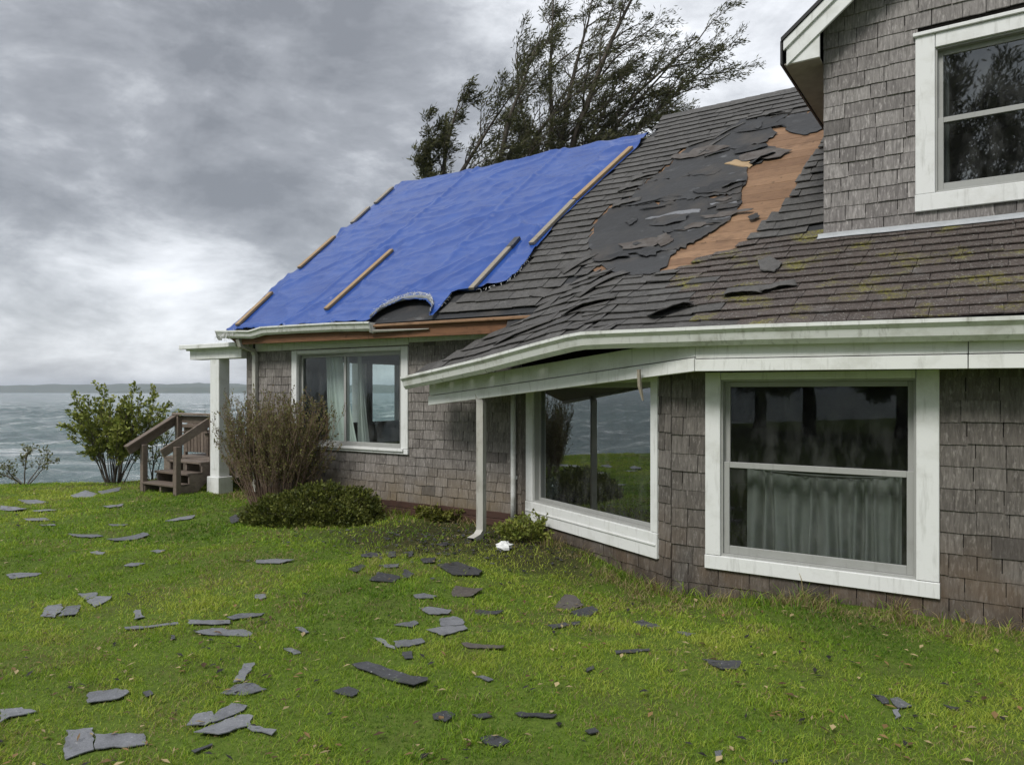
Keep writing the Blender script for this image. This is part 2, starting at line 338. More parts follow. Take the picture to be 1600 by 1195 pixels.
M['scrap'] = m_slate('torn_shingle_grey', (0.085, 0.089, 0.097), (0.19, 0.195, 0.21)); M['scrap_dark'] = m_slate('torn_shingle_dark', (0.030, 0.031, 0.034), (0.06, 0.061, 0.066))
M['scrap_brown'] = m_slate('torn_shingle_brown', (0.06, 0.05, 0.043), (0.10, 0.088, 0.078))
def m_tint(name, rough=0.6, spec=0.2, trans=0.0, amt=0.2):
    m = MT(name, rough, spec); b = m.attr('tint'); m.color(b)
    if trans > 0:
        tl = m.n.new('ShaderNodeBsdfTranslucent'); m.l(b, tl.inputs[0]); mx = m.n.new('ShaderNodeMixShader'); mx.inputs[0].default_value = trans
        m.l(m.b.outputs[0], mx.inputs[1]); m.l(tl.outputs[0], mx.inputs[2]); m.l(mx.outputs[0], m.out.inputs[0])
    return m.m
M['grass'] = m_tint('grass_blades', 0.5, 0.3, 0.38); M['leaf'] = m_tint('foliage', 0.55, 0.25, 0.2)
def m_ground():
    m = MT('lawn_soil', 0.95, 0.1); n = m.noise(1.4, 5, 0.6); n2 = m.noise(22, 5, 0.7)
    b = m.mix(m.rng(n2, 0.3, 0.7), (0.065, 0.105, 0.016), (0.125, 0.175, 0.030)); b = m.mix(m.rng(n, 0.52, 0.72, 0, 0.6), b, (0.085, 0.070, 0.035))
    z = m.n.new('ShaderNodeSeparateXYZ'); m.l(m.pos, z.inputs[0]); b = m.mix(m.rng(z.outputs[2], -0.35, -0.9), b, (0.20, 0.17, 0.13))
    b = m.mix(m.math('MULTIPLY', m.attr('tint'), m.rng(n2, 0.25, 0.6, 0.6, 1.0)), b, (0.038, 0.027, 0.019)); m.color(b); m.bump(n2, 0.7, 0.03); return m.m
M['ground'] = m_ground()
M['bark'] = m_wood('rough_bark', (0.085, 0.072, 0.058), (0.12, 0.10, 0.082), (0.035, 0.03, 0.025), 20, (2, 2, 0.5), 0.9)
M['twig'] = m_plain('brown_twigs', (0.21, 0.148, 0.11), 0.9, 0.1, 0.5)
def m_sea():
    m = MT('sea_water', 0.16, 0.5); n = m.noise(0.03, 4, 0.6, (0.4, 1.6, 1)); m.color(m.mix(m.rng(n, 0.35, 0.65), (0.07, 0.11, 0.115), (0.13, 0.19, 0.185)))
    w = m.noise(0.5, 6, 0.68, (0.45, 1.1, 1), dist=0.6); w2 = m.noise(0.09, 3, 0.5, (0.3, 1.5, 1)); h = m.math('ADD', w, m.math('MULTIPLY', w2, 1.6))
    m.bump(h, 0.8, 1.6); cap = m.noise(0.2, 7, 0.75, (0.3, 1.6, 1), off=(7, 1, 0)); 
    m.color(m.mix(m.rng(cap, 0.53, 0.62, 0, 0.85), m.b.inputs['Base Color'].links[0].from_socket, (0.6, 0.62, 0.62))); return m.m
M['sea'] = m_sea()
def m_hill():
    m = MT('far_wooded_shore', 1.0, 0.0); n = m.noise(0.02, 5, 0.7, (1, 1, 3)); m.color(m.mix(m.rng(n, 0.3, 0.7), (0.05, 0.075, 0.05), (0.10, 0.11, 0.075))); return m.m
M['hill'] = m_hill()
def m_bag():
    m = MT('clear_plastic', 0.12, 0.6); m.color((0.8, 0.84, 0.84)); m.b.inputs['Alpha'].default_value = 0.55; return m.m
M['plastic'] = m_bag()

# ------------------------------------------------------------------ house frame: x along the front wall, y into the house, z up
HA = -math.atan2(0.5496, 0.8354); HLOC = Vector((-4.3, 12.0, 0.0)); CH, SH = math.cos(HA), math.sin(HA)
def to_world(x, y, z=0.0): return Vector((HLOC.x + CH * x - SH * y, HLOC.y + SH * x + CH * y, z))
def to_local(X, Y): dx, dy = X - HLOC.x, Y - HLOC.y; return (CH * dx + SH * dy, -SH * dx + CH * dy)
CAMX, CAMY = to_local(0, 0)
def to_px(x, y, z):
    w = to_world(x, y, z); return (800 + FPX * w.x / w.y, HOR - FPX * (w.z - EYE) / w.y, w.y)
def smin(a, b, k): 
    h = np.clip(0.5 + 0.5 * (b - a) / k, 0, 1); return b * (1 - h) + a * h - k * h * (1 - h)
def smax(a, b, k): return -smin(-a, -b, k)
TALL_RAKE, RIDGE_LOW, RIDGE_TALL = 5.40, 3.66, 4.32
def P1(x, y): return 2.64 + 0.81 * (y + 0.35)
def P2(x, y): return 2.23 + 0.53 * (y + 1.578)
def P3(x, y): return 1.87 + 0.3408 * (x - 4.0) + 0.68 * (y + 0.60)
def RH(x, y, wave=True):          # height of the front roof surface
    x = np.asarray(x, float); y = np.asarray(y, float)
    low = smin(P2(x, y), P3(x, y), 0.10)
    h = np.where(y >= -0.35, smax(P1(x, y), low, 0.08), low)
    h = np.where((x < 5.6), np.where(y >= -0.35, P1(x, y), low), h)
    if wave:
        k = sstep(1.3, 0.4, y) * sstep(9.2, 8.0, x) * (y > -2) * np.where(x < 5.6, np.where(y > -0.35, 0.0, 1.0), 1.0)
        h = h + k * (0.05 * (fbm(x * 1.1, y * 1.6, 3, 2) - 0.5) + 0.02 * (vnoise(x * 3.1, y * 3.7, 9) - 0.5)) + 0.012 * (vnoise(x * 1.7, y * 1.7, 5) - 0.5)
    return h
def roof_hit(px, py):             # where the line of sight through a point of the photograph meets the roof
    rx, rz = (px - 800) / FPX, (HOR - py) / FPX; z = 4.5 + np.arange(1200) * .01
    x, y = to_local(rx * z, z); d = EYE + rz * z - RH(x, y, False); ok = (y > -1.7) & (x > -.3)
    k = np.where(ok[1:] & ok[:-1] & (d[1:] <= 0) & (d[:-1] > 0))[0]
    if len(k) == 0: raise ValueError((px, py))
    return (float(x[k[0] + 1]), float(y[k[0] + 1]))
house = empty('cottage', HLOC, HA)
tag(house, 'grey cedar-shingled seaside cottage with storm-damaged roof and white trim', 'house')

def frame(ox, oy, ux, uy):
    l = math.hypot(ux, uy); ux /= l; uy /= l; nx, ny = uy, -ux
    def F(a, o, z): return (ox + ux * a + nx * o, oy + uy * a + ny * o, z)
    F.u = Vector((ux, uy, 0)); F.n = Vector((nx, ny, 0)); F.len = l
    return F
XE = 14.5                          # right end of the house
BC = (7.71, -1.23); AB = (5.30, 0.0)
FA = frame(0, 0, 1, 0); FB = frame(AB[0], AB[1], BC[0] - AB[0], BC[1] - AB[1]); FC = frame(BC[0], BC[1], 1, 0); FD = frame(8.71, 0.39, 1, 0)
LB = FB.len; FG = frame(0, 8.0, 0, -1)         # gable end wall, outward = -x

# ------------------------------------------------------------------ the setting: terrain, sea, far shore
LAND = [(-30, -40), (-24, -4), (-17, 7), (-13.2, 11.6), (-9.9, 14.0), (-7.6, 14.6), (-6.2, 16.2), (-5.2, 20.0), (-1.0, 27.0), (9.0, 36), (40, 52), (60, 40), (60, -40)]
def gz(X, Y):
    X = np.asarray(X, float); Y = np.asarray(Y, float)
    d = poly_dist(X, Y, LAND)
    z = 0.05 * (fbm(X * 0.5, Y * 0.5, 11, 3) - 0.5) + 0.02 * (vnoise(X * 2.1, Y * 2.1, 12) - 0.5)
    z = z - 0.16 * np.exp(-(((X - 1.2) / 1.1) ** 2 + ((Y - 6.6) / 1.0) ** 2))
    return z - 3.6 * sstep(0.0, 5.0, -d) - 0.10 * sstep(1.2, -0.3, d)
def dirt_at(X, Y):       # worn, soaked ground by the downspout, under the bushes and along the walls
    n = fbm(X * 1.9, Y * 1.9, 501, 4); d = 0
    for (x, y, rx, ry, k) in ((-.35, 8.7, .75, .5, 1.2), (-1.1, 9.1, 1.2, .6, 1.1), (-.2, 7.9, 1.1, .5, .9), (.5, 7.4, .6, .5, .7), (-.9, 8.2, 1.0, .35, .6), (-3.4, 10.6, 1.3, .6, 1.0), (-7.4, 13.6, .8, .4, .9), (-1.9, 8.5, .7, .3, .6)):
        d = d + k * np.exp(-(((X - x) / rx) ** 2 + ((Y - y) / ry) ** 2))
    return np.clip((d * 1.15 + 1.6 * (n - .5) - .30) * 1.3, 0, .85)
xs = np.unique(np.concatenate([np.linspace(-45, 62, 150), np.arange(-14, 10, 0.2)])); ys = np.unique(np.concatenate([np.linspace(-42, 58, 140), np.arange(2, 18, 0.2)]))
GX, GY = np.meshgrid(xs, ys); V = np.stack([GX.ravel(), GY.ravel(), gz(GX, GY).ravel()], 1)
nx, ny = len(xs), len(ys); ii, jj = np.meshgrid(np.arange(nx - 1), np.arange(ny - 1)); b0 = (jj * nx + ii).ravel()
lawn = np_mesh('lawn', V, [np.stack([b0, b0 + 1, b0 + nx + 1, b0 + nx], 1)], M['ground'], smooth=True, cols=np.repeat(dirt_at(GX, GY).ravel()[:, None], 3, 1)); tag(lawn, kind='structure', label='green lawn strewn with torn roof shingles', cat='lawn')
rr_ = np.concatenate([np.geomspace(9, 420, 300), np.geomspace(480, 6000, 14)]); th = np.concatenate([np.radians(np.linspace(-82, 60, 520)), np.radians(np.linspace(65, 273, 60))])
RR, TH = np.meshgrid(rr_, th); SX, SY = RR * np.sin(TH), RR * np.cos(TH); wv = 0
for (lam, ang, amp, sd_) in ((7.5, .35, .16, 1), (5.2, -.1, .13, 2), (3.6, .6, .10, 3), (2.4, .2, .06, 4), (11, .1, .14, 5)):
    u = (SX * math.sin(ang) + SY * math.cos(ang)) / lam; v = (SX * math.cos(ang) - SY * math.sin(ang)) / lam
    ph = u * 2 * math.pi + 5 * fbm(u * .35, v * .25, 300 + sd_, 2); wv = wv + amp * (1 - np.abs(np.sin(ph / 2)) * 2 + .27) * (.3 + 1.2 * vnoise(u * .5, v * .33, 320 + sd_))
SZ = -2.4 + wv * sstep(420, 200, RR) * sstep(-82, -76, np.degrees(TH)) * sstep(60, 54, np.degrees(TH))
nr, na = len(rr_), len(th); i, j = np.meshgrid(np.arange(nr - 1), np.arange(na)); b0 = (j * nr + i).ravel(); b1 = (((j + 1) % na) * nr + i).ravel()
tag(np_mesh('sea', np.stack([SX.ravel(), SY.ravel(), SZ.ravel()], 1), [np.stack([b0, b0 + 1, b1 + 1, b1], 1)[:, ::-1]], M['sea'], smooth=True), kind='structure', label='choppy grey-green sea beyond the lawn', cat='sea')
def far_shore(name, y0, hmax, seed, x0, x1, label):
    xs = np.linspace(x0, x1, 220); prof = [0, 0.75, 1.0, 0.8, 0]; dep = [0, 60, 180, 320, 500]; V = []
    for k in range(5):
        h = hmax * prof[k] * (0.45 + 0.75 * fbm(xs / 600, xs * 0 + k * 0.1, seed, 3)) + (hmax * 0.14 * vnoise(xs / 22, xs * 0 + k, seed) if prof[k] else 0)
        h = h * sstep(x0, x0 + 250, xs) * sstep(x1, x1 - 250, xs)
        V.append(np.stack([xs, y0 + dep[k] + 60 * vnoise(xs / 300, xs * 0, seed + 3), h - 2.6], 1))
    V = np.concatenate(V); n = len(xs); i, j = np.meshgrid(np.arange(n - 1), np.arange(4)); b = (j * n + i).ravel()
    tag(np_mesh(name, V, [np.stack([b, b + 1, b + n + 1, b + n], 1)], M['hill'], smooth=True), kind='structure', label=label, cat='shore')
far_shore('far_hills', 2700, 40, 21, -4200, 1500, 'long low wooded hills along the far horizon')
far_shore('headland', 2150, 25, 33, -1330, 1400, 'nearer low headland across the water')

mb = MB(); mb.box(-6100, 6100, -6100, 6100, -6.0, 60.0)
hz = MT('sea_haze'); hz.n.remove(hz.b); pv = hz.n.new('ShaderNodeVolumePrincipled'); pv.inputs['Color'].default_value = (.78, .85, .95, 1); pv.inputs['Density'].default_value = .00021; hz.l(pv.outputs[0], hz.out.inputs['Volume'])
tag(mb.build('haze', hz.m), 'thin grey sea haze over the water', 'haze', kind='stuff')
# ------------------------------------------------------------------ walls
def wall(name, F, a0, a1, z0, z1, holes, m, th=0.12):
    mb = MB(); xs = sorted({a0, a1} | {h[0] for h in holes} | {h[1] for h in holes}); zs = sorted({z0, z1} | {h[2] for h in holes} | {h[3] for h in holes})
    for i in range(len(xs) - 1):
        for j in range(len(zs) - 1):
            cx, cz = (xs[i] + xs[i + 1]) / 2, (zs[j] + zs[j + 1]) / 2
            if any(h[0] < cx < h[1] and h[2] < cz < h[3] for h in holes): continue
            mb.fbox(F, xs[i], xs[i + 1], -th, -0.004, zs[j], zs[j + 1])
    return mb.build(name, m, house)
wA, wB, wC, wD = (1.09, 3.46, 0.84, 2.33), (0.14, LB - 0.17, 0.14, 1.90), (8.03 - BC[0], 9.83 - BC[0], 0.14, 1.87), (9.54 - 8.71, 11.04 - 8.71, 3.42, 5.09)
def inset(w, l, r, b, t): return (w[0] + l, w[1] - r, w[2] + b, w[3] - t)
hA, hB, hC, hD = inset(wA, .11, .12, .07, .05), inset(wB, .15, .09, .24, .10), inset(wC, .13, .15, .12, .06), inset(wD, .16, .16, .16, .13)
wallA = wall('front_wall', FA, 0, AB[0], -0.3, 2.62, [hA], M['hole']); wallB = wall('bay_wall', FB, 0.0, LB, -0.4, 2.2, [hB], M['hole'])
wallC = wall('bay_front_wall', FC, 0, XE - BC[0], -0.4, 2.25, [hC], M['hole']); wallD = wall('dormer_wall', FD, 0, 3.16, 3.0, 5.35, [hD], M['hole'])
gable = wall('gable_wall', FG, 0, 8, -0.3, 2.6, [(4.45, 5.28, 1.08, 2.28), (5.36, 6.10, 1.08, 2.28)], M['inner'])
mb = MB()                                                         # dormer gable triangle, behind the rake boards
mb.hexa([(8.71, 0.394, 5.35), (11.87, 0.394, 5.35), (11.87, 0.51, 5.35), (8.71, 0.51, 5.35), (10.27, 0.394, 6.72), (10.31, 0.394, 6.72), (10.31, 0.51, 6.72), (10.27, 0.51, 6.72)])
mb.build('dormer_gable', M['hole'], house)
# other outside walls, floor and ceiling of the rooms, seen only through the windows
mb = MB(); mb.box(0, XE, 8.0, 8.12, -0.3, 2.6); mb.box(XE, XE + .12, BC[1], 8.12, -0.3, 2.4); mb.box(8.71, 8.83, 0.52, 4.2, 2.9, 5.3); mb.box(11.75, 11.87, 0.52, 4.2, 2.9, 5.3)
mb.build('rear_wall', M['inner'], house)
mb = MB(); mb.box(0.05, XE - .02, -0.02 + .15, 7.98, 0.16, 0.22); mb.add([(5.5, .1, .215), (7.75, -1.05, .215), (XE, -1.05, .215), (XE, .2, .215), (5.5, .2, .215)], [(0, 1, 2, 3, 4)])
mb.build('room_floor', M['inner_floor'], house)
mb = MB(); mb.box(0.05, XE - .02, 0.13, 7.98, 2.46, 2.5); mb.add([(5.45, .13, 2.2), (7.75, -1.08, 2.0), (XE, -1.08, 2.0), (XE, .13, 2.45)], [(0, 1, 2, 3)]); mb.box(8.85, 11.7, 0.55, 4.1, 3.0, 3.05)
mb.build('room_ceiling', M['inner'], house)
mb = MB(); mb.box(5.25, 5.35, 0.2, 7.98, 0.22, 2.46); mb.box(5.36, XE - .02, 4.2, 4.3, 0.22, 2.46); mb.box(8.85, 11.74, 3.0, 3.1, 3.05, 6.2)
mb.build('partition_wall', M['inner'], house)

# ------------------------------------------------------------------ shingles: unit meshes, records, placement
def unit_shingle(k):
    r = random.Random(100 + k); mb = MB()
    xs = [-.5, -.2, .18, .5]; zb = [r.uniform(-.02, .014) for _ in xs]; zb[0] *= .6; zb[3] *= .6
    bot = [(x, 1, z) for x, z in zip(xs, zb)]; botb = [(x, 0, z) for x, z in zip(xs, zb)]; top = [(-.5, .35, 1), (.5, .35, 1)]; topb = [(-.5, 0, 1), (.5, 0, 1)]
    v = bot + botb + top + topb
    mb.add(v, [(0, 1, 2, 3, 9, 8), (4, 5, 1, 0), (5, 6, 2, 1), (6, 7, 3, 2), (0, 8, 10, 4), (3, 7, 11, 9), (8, 9, 11, 10), (7, 6, 5, 4, 10, 11)])
    me = bpy.data.meshes.new('shingle'); me.from_pydata(mb.v, [], mb.f); bm = bmesh.new(); bm.from_mesh(me); bmesh.ops.recalc_face_normals(bm, faces=bm.faces); bm.to_mesh(me); bm.free(); return me
UNIT = {}
def unit(k, m):
    if (k, m.name) not in UNIT:
        me = unit_shingle(k); me.materials.append(m); UNIT[(k, m.name)] = me
    return UNIT[(k, m.name)]
REC = {'wall': [], 'roof': []}
def rec(kind, parent, m, p, ex, en, ez, w, t, l):
    c = Vector(p) + ez * l * 0.4; px, py, dep = to_px(c.x, c.y, c.z)
    vis = -40 < px < 1640 and -40 < py < 1235
    view = (Vector((CAMX, CAMY, EYE)) - c).normalized(); area = w * l * abs(view.dot(en)) * (FPX / dep) ** 2 if vis else 0
    mat4 = Matrix(((ex.x * w, en.x * t, ez.x * l, p[0]), (ex.y * w, en.y * t, ez.y * l, p[1]), (ex.z * w, en.z * t, ez.z * l, p[2]), (0, 0, 0, 1)))
    REC[kind].append((area, parent, m, mat4, random.randrange(10)))
def shingle_wall(F, parent, m, a0, a1, z0, z1, ex, holes, wlo, whi, edge=None, seed=0):
    r = random.Random(seed); z = z0
    while z < z1:
        zc = z + ex * .5
        sp = [(a0, a1)] if edge is None else [edge(z + ex)]
        for h in holes:
            if h[2] + .02 < zc + ex * .32 and zc - ex * .32 < h[3] - .02:
                ns = []
                for s in sp:
                    if s[0] < h[0] + .03: ns.append((s[0], min(s[1], h[0] + .02)))
                    if s[1] > h[1] - .03: ns.append((max(s[0], h[1] - .02), s[1]))
                sp = [s for s in ns if s[1] - s[0] > .02]
        for s in sp:
            a = s[0]
            if a <= a0 + 1e-6: a0w = r.uniform(.5, 1)
            else: a0w = r.uniform(.4, 1)
            first = True
            while a < s[1] - .01:
                w = r.uniform(wlo, whi) * (a0w if first else 1); first = False
                if s[1] - (a + w) < wlo * .6: w = s[1] - a
                w = min(w, s[1] - a); tilt = r.uniform(-.006, .006)
                ezv = Vector((0, 0, 1)) + F.u * tilt; p = F(a + w / 2, 0.0, z + r.uniform(-.006, .005))
                l = min(ex * 1.35, z1 - z + .01)
                rec('wall', parent, m, p, -F.u, F.n, ezv, w - r.uniform(.004, .009), r.uniform(.014, .022), l)
                a += w
        z += ex
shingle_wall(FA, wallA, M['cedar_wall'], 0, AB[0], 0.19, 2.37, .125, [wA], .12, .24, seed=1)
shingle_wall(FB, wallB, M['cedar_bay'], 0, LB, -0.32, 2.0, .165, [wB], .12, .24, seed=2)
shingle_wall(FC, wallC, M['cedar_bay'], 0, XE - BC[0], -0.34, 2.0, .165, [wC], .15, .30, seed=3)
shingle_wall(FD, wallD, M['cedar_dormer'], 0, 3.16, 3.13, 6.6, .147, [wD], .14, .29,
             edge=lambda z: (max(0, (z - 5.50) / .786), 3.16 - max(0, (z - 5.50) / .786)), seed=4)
mb = MB()                                                          # red-brown boards under the shingles of the front wall
for z0, z1, o in ((-.3, .005, .012), (.01, .10, .030), (.105, .19, .018)):
    mb2 = MB(); mb2.fbox(FA, 0.02, AB[0], -.003, o, z0, z1); mb2.build('skirting_board', M['skirt'], wallA, bevel=.003)

# ------------------------------------------------------------------ roof
XL = -0.12
def roof_sheet(name, x0, x1, y0, y1, m, dz=-0.02, th=0.03, step=0.12, keep=None):
    nx = int((x1 - x0) / step) + 2; ny = int((y1 - y0) / step) + 2; X, Y = np.meshgrid(np.linspace(x0, x1, nx), np.linspace(y0, y1, ny)); Z = RH(X, Y) + dz
    V = np.concatenate([np.stack([X.ravel(), Y.ravel(), Z.ravel()], 1), np.stack([X.ravel(), Y.ravel(), Z.ravel() - th], 1)])
    i, j = np.meshgrid(np.arange(nx - 1), np.arange(ny - 1)); b = (j * nx + i).ravel()
    if keep is not None:
        cx = ((X[:-1, :-1] + X[1:, 1:]) / 2).ravel(); cy = ((Y[:-1, :-1] + Y[1:, 1:]) / 2).ravel(); b = b[keep(cx, cy)]
    n = nx * ny; q = np.stack([b, b + 1, b + nx + 1, b + nx], 1)
    return np_mesh(name, V, [q, q[:, ::-1] + n], m, house, smooth=True)
EB = (0.952, -0.306)
def in_low(x, y):      # plan of the low front roof (over the bay)
    right = (x >= 6.31 - .44 * y) | (x > 7.03)
    e = (x - 4.0) * 0.306 + (y + 0.60) * 0.952
    left = (e >= -.01) & (y + .60 < (x - 4.0) * (.25 / 1.64) + .02) | ((x > 5.64) & (e >= -.01))
    return np.where(right, y >= -1.59, left) & (y < .75)
roof = roof_sheet('roof', XL, 5.66, -.345, RIDGE_LOW, M['felt'])
roof_r = roof_sheet('bay_roof', 3.9, XE + .2, -1.62, RIDGE_TALL, M['felt'], dz=-.022, keep=lambda x, y: ((x > 5.4) & (y > -.37) | in_low(x, y)) & ~((x > 8.75) & (y > .42) & (x < 11.8) & (y < 2.2)))
mb = MB()                                                          # back slopes and gable ends that close the roof
zl, zt = P1(0, RIDGE_LOW) - .02, P1(0, RIDGE_TALL) - .02
mb.add([(XL, RIDGE_LOW, zl), (5.4, RIDGE_LOW, zl), (5.4, 8.3, 2.4), (XL, 8.3, 2.4), (5.4, RIDGE_TALL, zt), (XE + .2, RIDGE_TALL, zt), (XE + .2, 8.3, 2.4), (5.4, 8.3, 2.4),
        (0, -.1, 2.55), (0, RIDGE_LOW, zl - .05), (0, 8.1, 2.5), (5.41, -.1, 2.6), (5.41, RIDGE_TALL, zt - .03), (5.41, 8.1, 2.45), (XE, -1.2, 2.2), (XE, .5, 3.2), (XE, RIDGE_TALL, zt - .05), (XE, 8.1, 2.45)],
       [(0, 1, 2, 3), (4, 5, 6, 7), (8, 9, 10), (11, 12, 13), (14, 15, 16, 17)])
mb.build('rear_roof', M['shingle_roof'], house)
# ridge caps on the tall roof
x = 5.4; 
while x < 9.0:
    mb = MB(); w = .31
    mb.add([(x, RIDGE_TALL - .15, zt - .095), (x + w, RIDGE_TALL - .15, zt - .10), (x + w, RIDGE_TALL, zt + .028), (x, RIDGE_TALL, zt + .036), (x, RIDGE_TALL + .15, zt - .10), (x + w, RIDGE_TALL + .15, zt - .10)], [(0, 1, 2, 3), (3, 2, 5, 4)])
    o = mb.build('ridge_cap', M['shingle_roof'], roof_r); o.modifiers.new('thick', 'SOLIDIFY').thickness = .008; x += .235

STRIP = [roof_hit(*p) for p in [(1261, 174), (1235, 180), (1163, 188), (1144, 200), (1115, 217), (1079, 229), (1059, 243), (1050, 256), (1027, 273), (1004, 289), (988, 310), (950, 326), (928, 352), (918, 380), (928, 410), (949, 427), (975, 433),
                              (1020, 431), (1072, 412), (1118, 394), (1154, 378), (1180, 360), (1212, 334), (1232, 308), (1245, 286), (1267, 250), (1289, 212), (1291, 172)]]
TARP_R = [roof_hit(*p) for p in [(998, 231), (950, 275), (905, 318), (865, 356), (837, 394), (809, 431), (790, 447), (748, 459), (706, 464), (690, 484)]]
TARP_R.sort(key=lambda p: p[1]); _ty = [p[1] for p in TARP_R]; _tx = [p[0] for p in TARP_R]
def tarp_right(y): return np.interp(y, _ty, _tx)

rr = random.Random(5)
def put_roof(x, y, m, parent, w, l, t, dirx=(1, 0), lift=0.0, skew=0.0):
    e = .03; upx, upy = -dirx[1], dirx[0]
    def S3(a, b): return Vector((a, b, float(RH(a, b))))
    c = S3(x, y); tx = (S3(x + dirx[0] * e, y + dirx[1] * e) - S3(x - dirx[0] * e, y - dirx[1] * e)).normalized()
    ty = (S3(x + upx * e * 2, y + upy * e * 2) - S3(x + upx * e * .5, y + upy * e * .5)).normalized(); n = tx.cross(ty).normalized()
    ty = (n.cross(tx) + tx * skew).normalized(); ez = (ty - n * ((.017 + lift) / l)).normalized()
    en = tx.cross(ez).normalized(); p = c + n * (.007 + lift)
    rec('roof', parent, m, p, -tx, en, ez, w, t, l)
def roof_rows():
    y = -1.575; row = 0
    while y < RIDGE_TALL - .12:
        slope = math.atan(.53 if y < .48 else .81); dy = .185 * math.cos(slope)
        x = (4.05 if y >= -.36 else 6.1) + rr.uniform(0, .3); L = .185 * 1.5
        while x < 11.4:
            w = rr.uniform(.20, .34); cx, cy = x + w / 2, y + .05; ok = True
            if y >= RIDGE_LOW - .1 and x < TALL_RAKE - .04: ok = False
            if y >= -.38 and x + w * .7 < float(tarp_right(y + .05)): ok = False
            if y < -.36 or (P3(cx, cy) > P1(cx, cy) and cx > 5.6 and cy < .6):
                if cx < 6.31 - .44 * cy - .05 + rr.uniform(-.08, .08): ok = False
                if y < -.36 and cx < 7.0 and cx < 6.31 - .44 * cy: ok = False
            if y > -.38 and cx < 6.31 - .44 * cy and float(P3(cx, cy)) > float(P1(cx, cy)) + .01: ok = False
            if cx > 8.66 and y > .36: ok = False
            ww = w
            if ok:
                fr_ = (np.arange(6) + .5) / 6; io = ~in_poly(x + w * fr_, np.full(6, cy), STRIP)
                if not io.all():
                    if io.sum() < 2 or (io[0] and io[-1]): ok = False
                    else: ww = w * io.sum() / 6; cx = x + ww / 2 if io[0] else x + w - ww / 2
            if ok:
                m = M['shingle_low'] if (y < .42 and cx > 7.2 + rr.uniform(-.3, .3) - y * .6) else M['shingle_roof']
                near = abs(float(poly_dist(np.array(cx), np.array(cy), STRIP)))
                put_roof(cx, y + rr.uniform(-.008, .008), m, roof_r, ww - .004, L, rr.uniform(.008, .013), lift=rr.uniform(0, .02) if near < .25 and rr.random() < .5 else rr.uniform(0, .004), skew=rr.uniform(-.06, .06) if near < .3 else rr.uniform(-.012, .012))
            x += w
        y += dy; row += 1
    e = 0.0
    while e < 1.9:                                                  # the hip over the angled wall of the bay
        t = -.1 + rr.uniform(-.2, 0)
        while t < 5.2:
            w = rr.uniform(.20, .34); tc = t + w / 2; cx, cy = 4.0 + EB[0] * tc + .306 * (e + .05), -.60 + EB[1] * tc + .952 * (e + .05)
            ok = cx < 6.31 - .44 * cy + rr.uniform(.0, .12)
            if cy >= -.35: ok = ok and float(P3(cx, cy)) > float(P1(cx, cy)) - .01 and cx > 5.55
            if cx < 5.64 and cy + .60 > (cx - 4.0) * (.25 / 1.64) + .01: ok = False
            if ok and bool(in_poly(np.array(cx), np.array(cy), STRIP)): ok = False
            if ok: put_roof(4.0 + EB[0] * tc + .306 * e, -.60 + EB[1] * tc + .952 * e, M['shingle_roof'], roof_r, w - .003, .185 * 1.5, rr.uniform(.007, .011), dirx=EB, lift=rr.uniform(0, .012), skew=rr.uniform(-.03, .03))
            t += w
        e += .185 * .80
roof_rows()
# small strip of shingles showing left of the tarp along the rake
for k in range(24):
    put_roof(-.03, -.33 + k * .155, M['shingle_roof'], roof, .2, .27, .009)

# bare sheathing boards in the stripped area, each a plank of its own
ymin, ymax = min(p[1] for p in STRIP), max(p[1] for p in STRIP)
def strip_span(y):
    xs = np.linspace(5.2, 9.2, 400); ins = in_poly(xs, np.full(400, y), STRIP); return (xs[ins].min(), xs[ins].max()) if ins.any() else None
def roof_plate(name, poly, m, parent, dz, th, step=.10, smooth=True, warp=0.0, seed=0):
    """polygon in plan laid on the roof surface as a thin plate"""
    mb = MB(); pts = []
    for i in range(len(poly)):
        a = poly[i]; b = poly[(i + 1) % len(poly)]; n = max(1, int(math.hypot(b[0] - a[0], b[1] - a[1]) / step))
        for k in range(n): pts.append((a[0] + (b[0] - a[0]) * k / n, a[1] + (b[1] - a[1]) * k / n))
    me = bpy.data.meshes.new(name); bm = bmesh.new()
    vs = [bm.verts.new((p[0], p[1], 0)) for p in pts]; f = bm.faces.new(vs); bmesh.ops.triangulate(bm, faces=[f])
    for it in range(2): bmesh.ops.subdivide_edges(bm, edges=[e for e in bm.edges if e.calc_length() > step * 2.2], cuts=1); bmesh.ops.triangulate(bm, faces=bm.faces)
    ed = {v: v.is_boundary for v in bm.verts}
    for v in bm.verts:
        w = warp * (float(fbm(v.co.x * 6, v.co.y * 6, seed)) ** 1.0) * (1.0 if ed[v] else .35)
        v.co.z = float(RH(v.co.x, v.co.y)) + dz + w
    bmesh.ops.recalc_face_normals(bm, faces=bm.faces)
    if sum(f.normal.z for f in bm.faces) < 0: bmesh.ops.reverse_faces(bm, faces=bm.faces)
    r = bmesh.ops.extrude_face_region(bm, geom=bm.faces[:]); 
    for v in [g for g in r['geom'] if isinstance(g, bmesh.types.BMVert)]: v.co.z += th
    bmesh.ops.recalc_face_normals(bm, faces=bm.faces); bm.to_mesh(me); bm.free()
    return link(name, me, m, parent)
def clip_band(poly, y0, y1):
    def clip(P, sgn, c):
        out = []
        for i in range(len(P)):
            a, b = P[i - 1], P[i]; da, db = sgn * (a[1] - c), sgn * (b[1] - c)
            if (da >= 0) != (db >= 0): t = da / (da - db); out.append((a[0] + (b[0] - a[0]) * t, a[1] + (b[1] - a[1]) * t))
            if db >= 0: out.append(b)
        return out
    P = clip(list(poly), 1, y0); return clip(P, -1, y1) if P else []
BIG = [(p[0], p[1]) for p in STRIP]
cxs = sum(p[0] for p in BIG) / len(BIG); cys = sum(p[1] for p in BIG) / len(BIG)
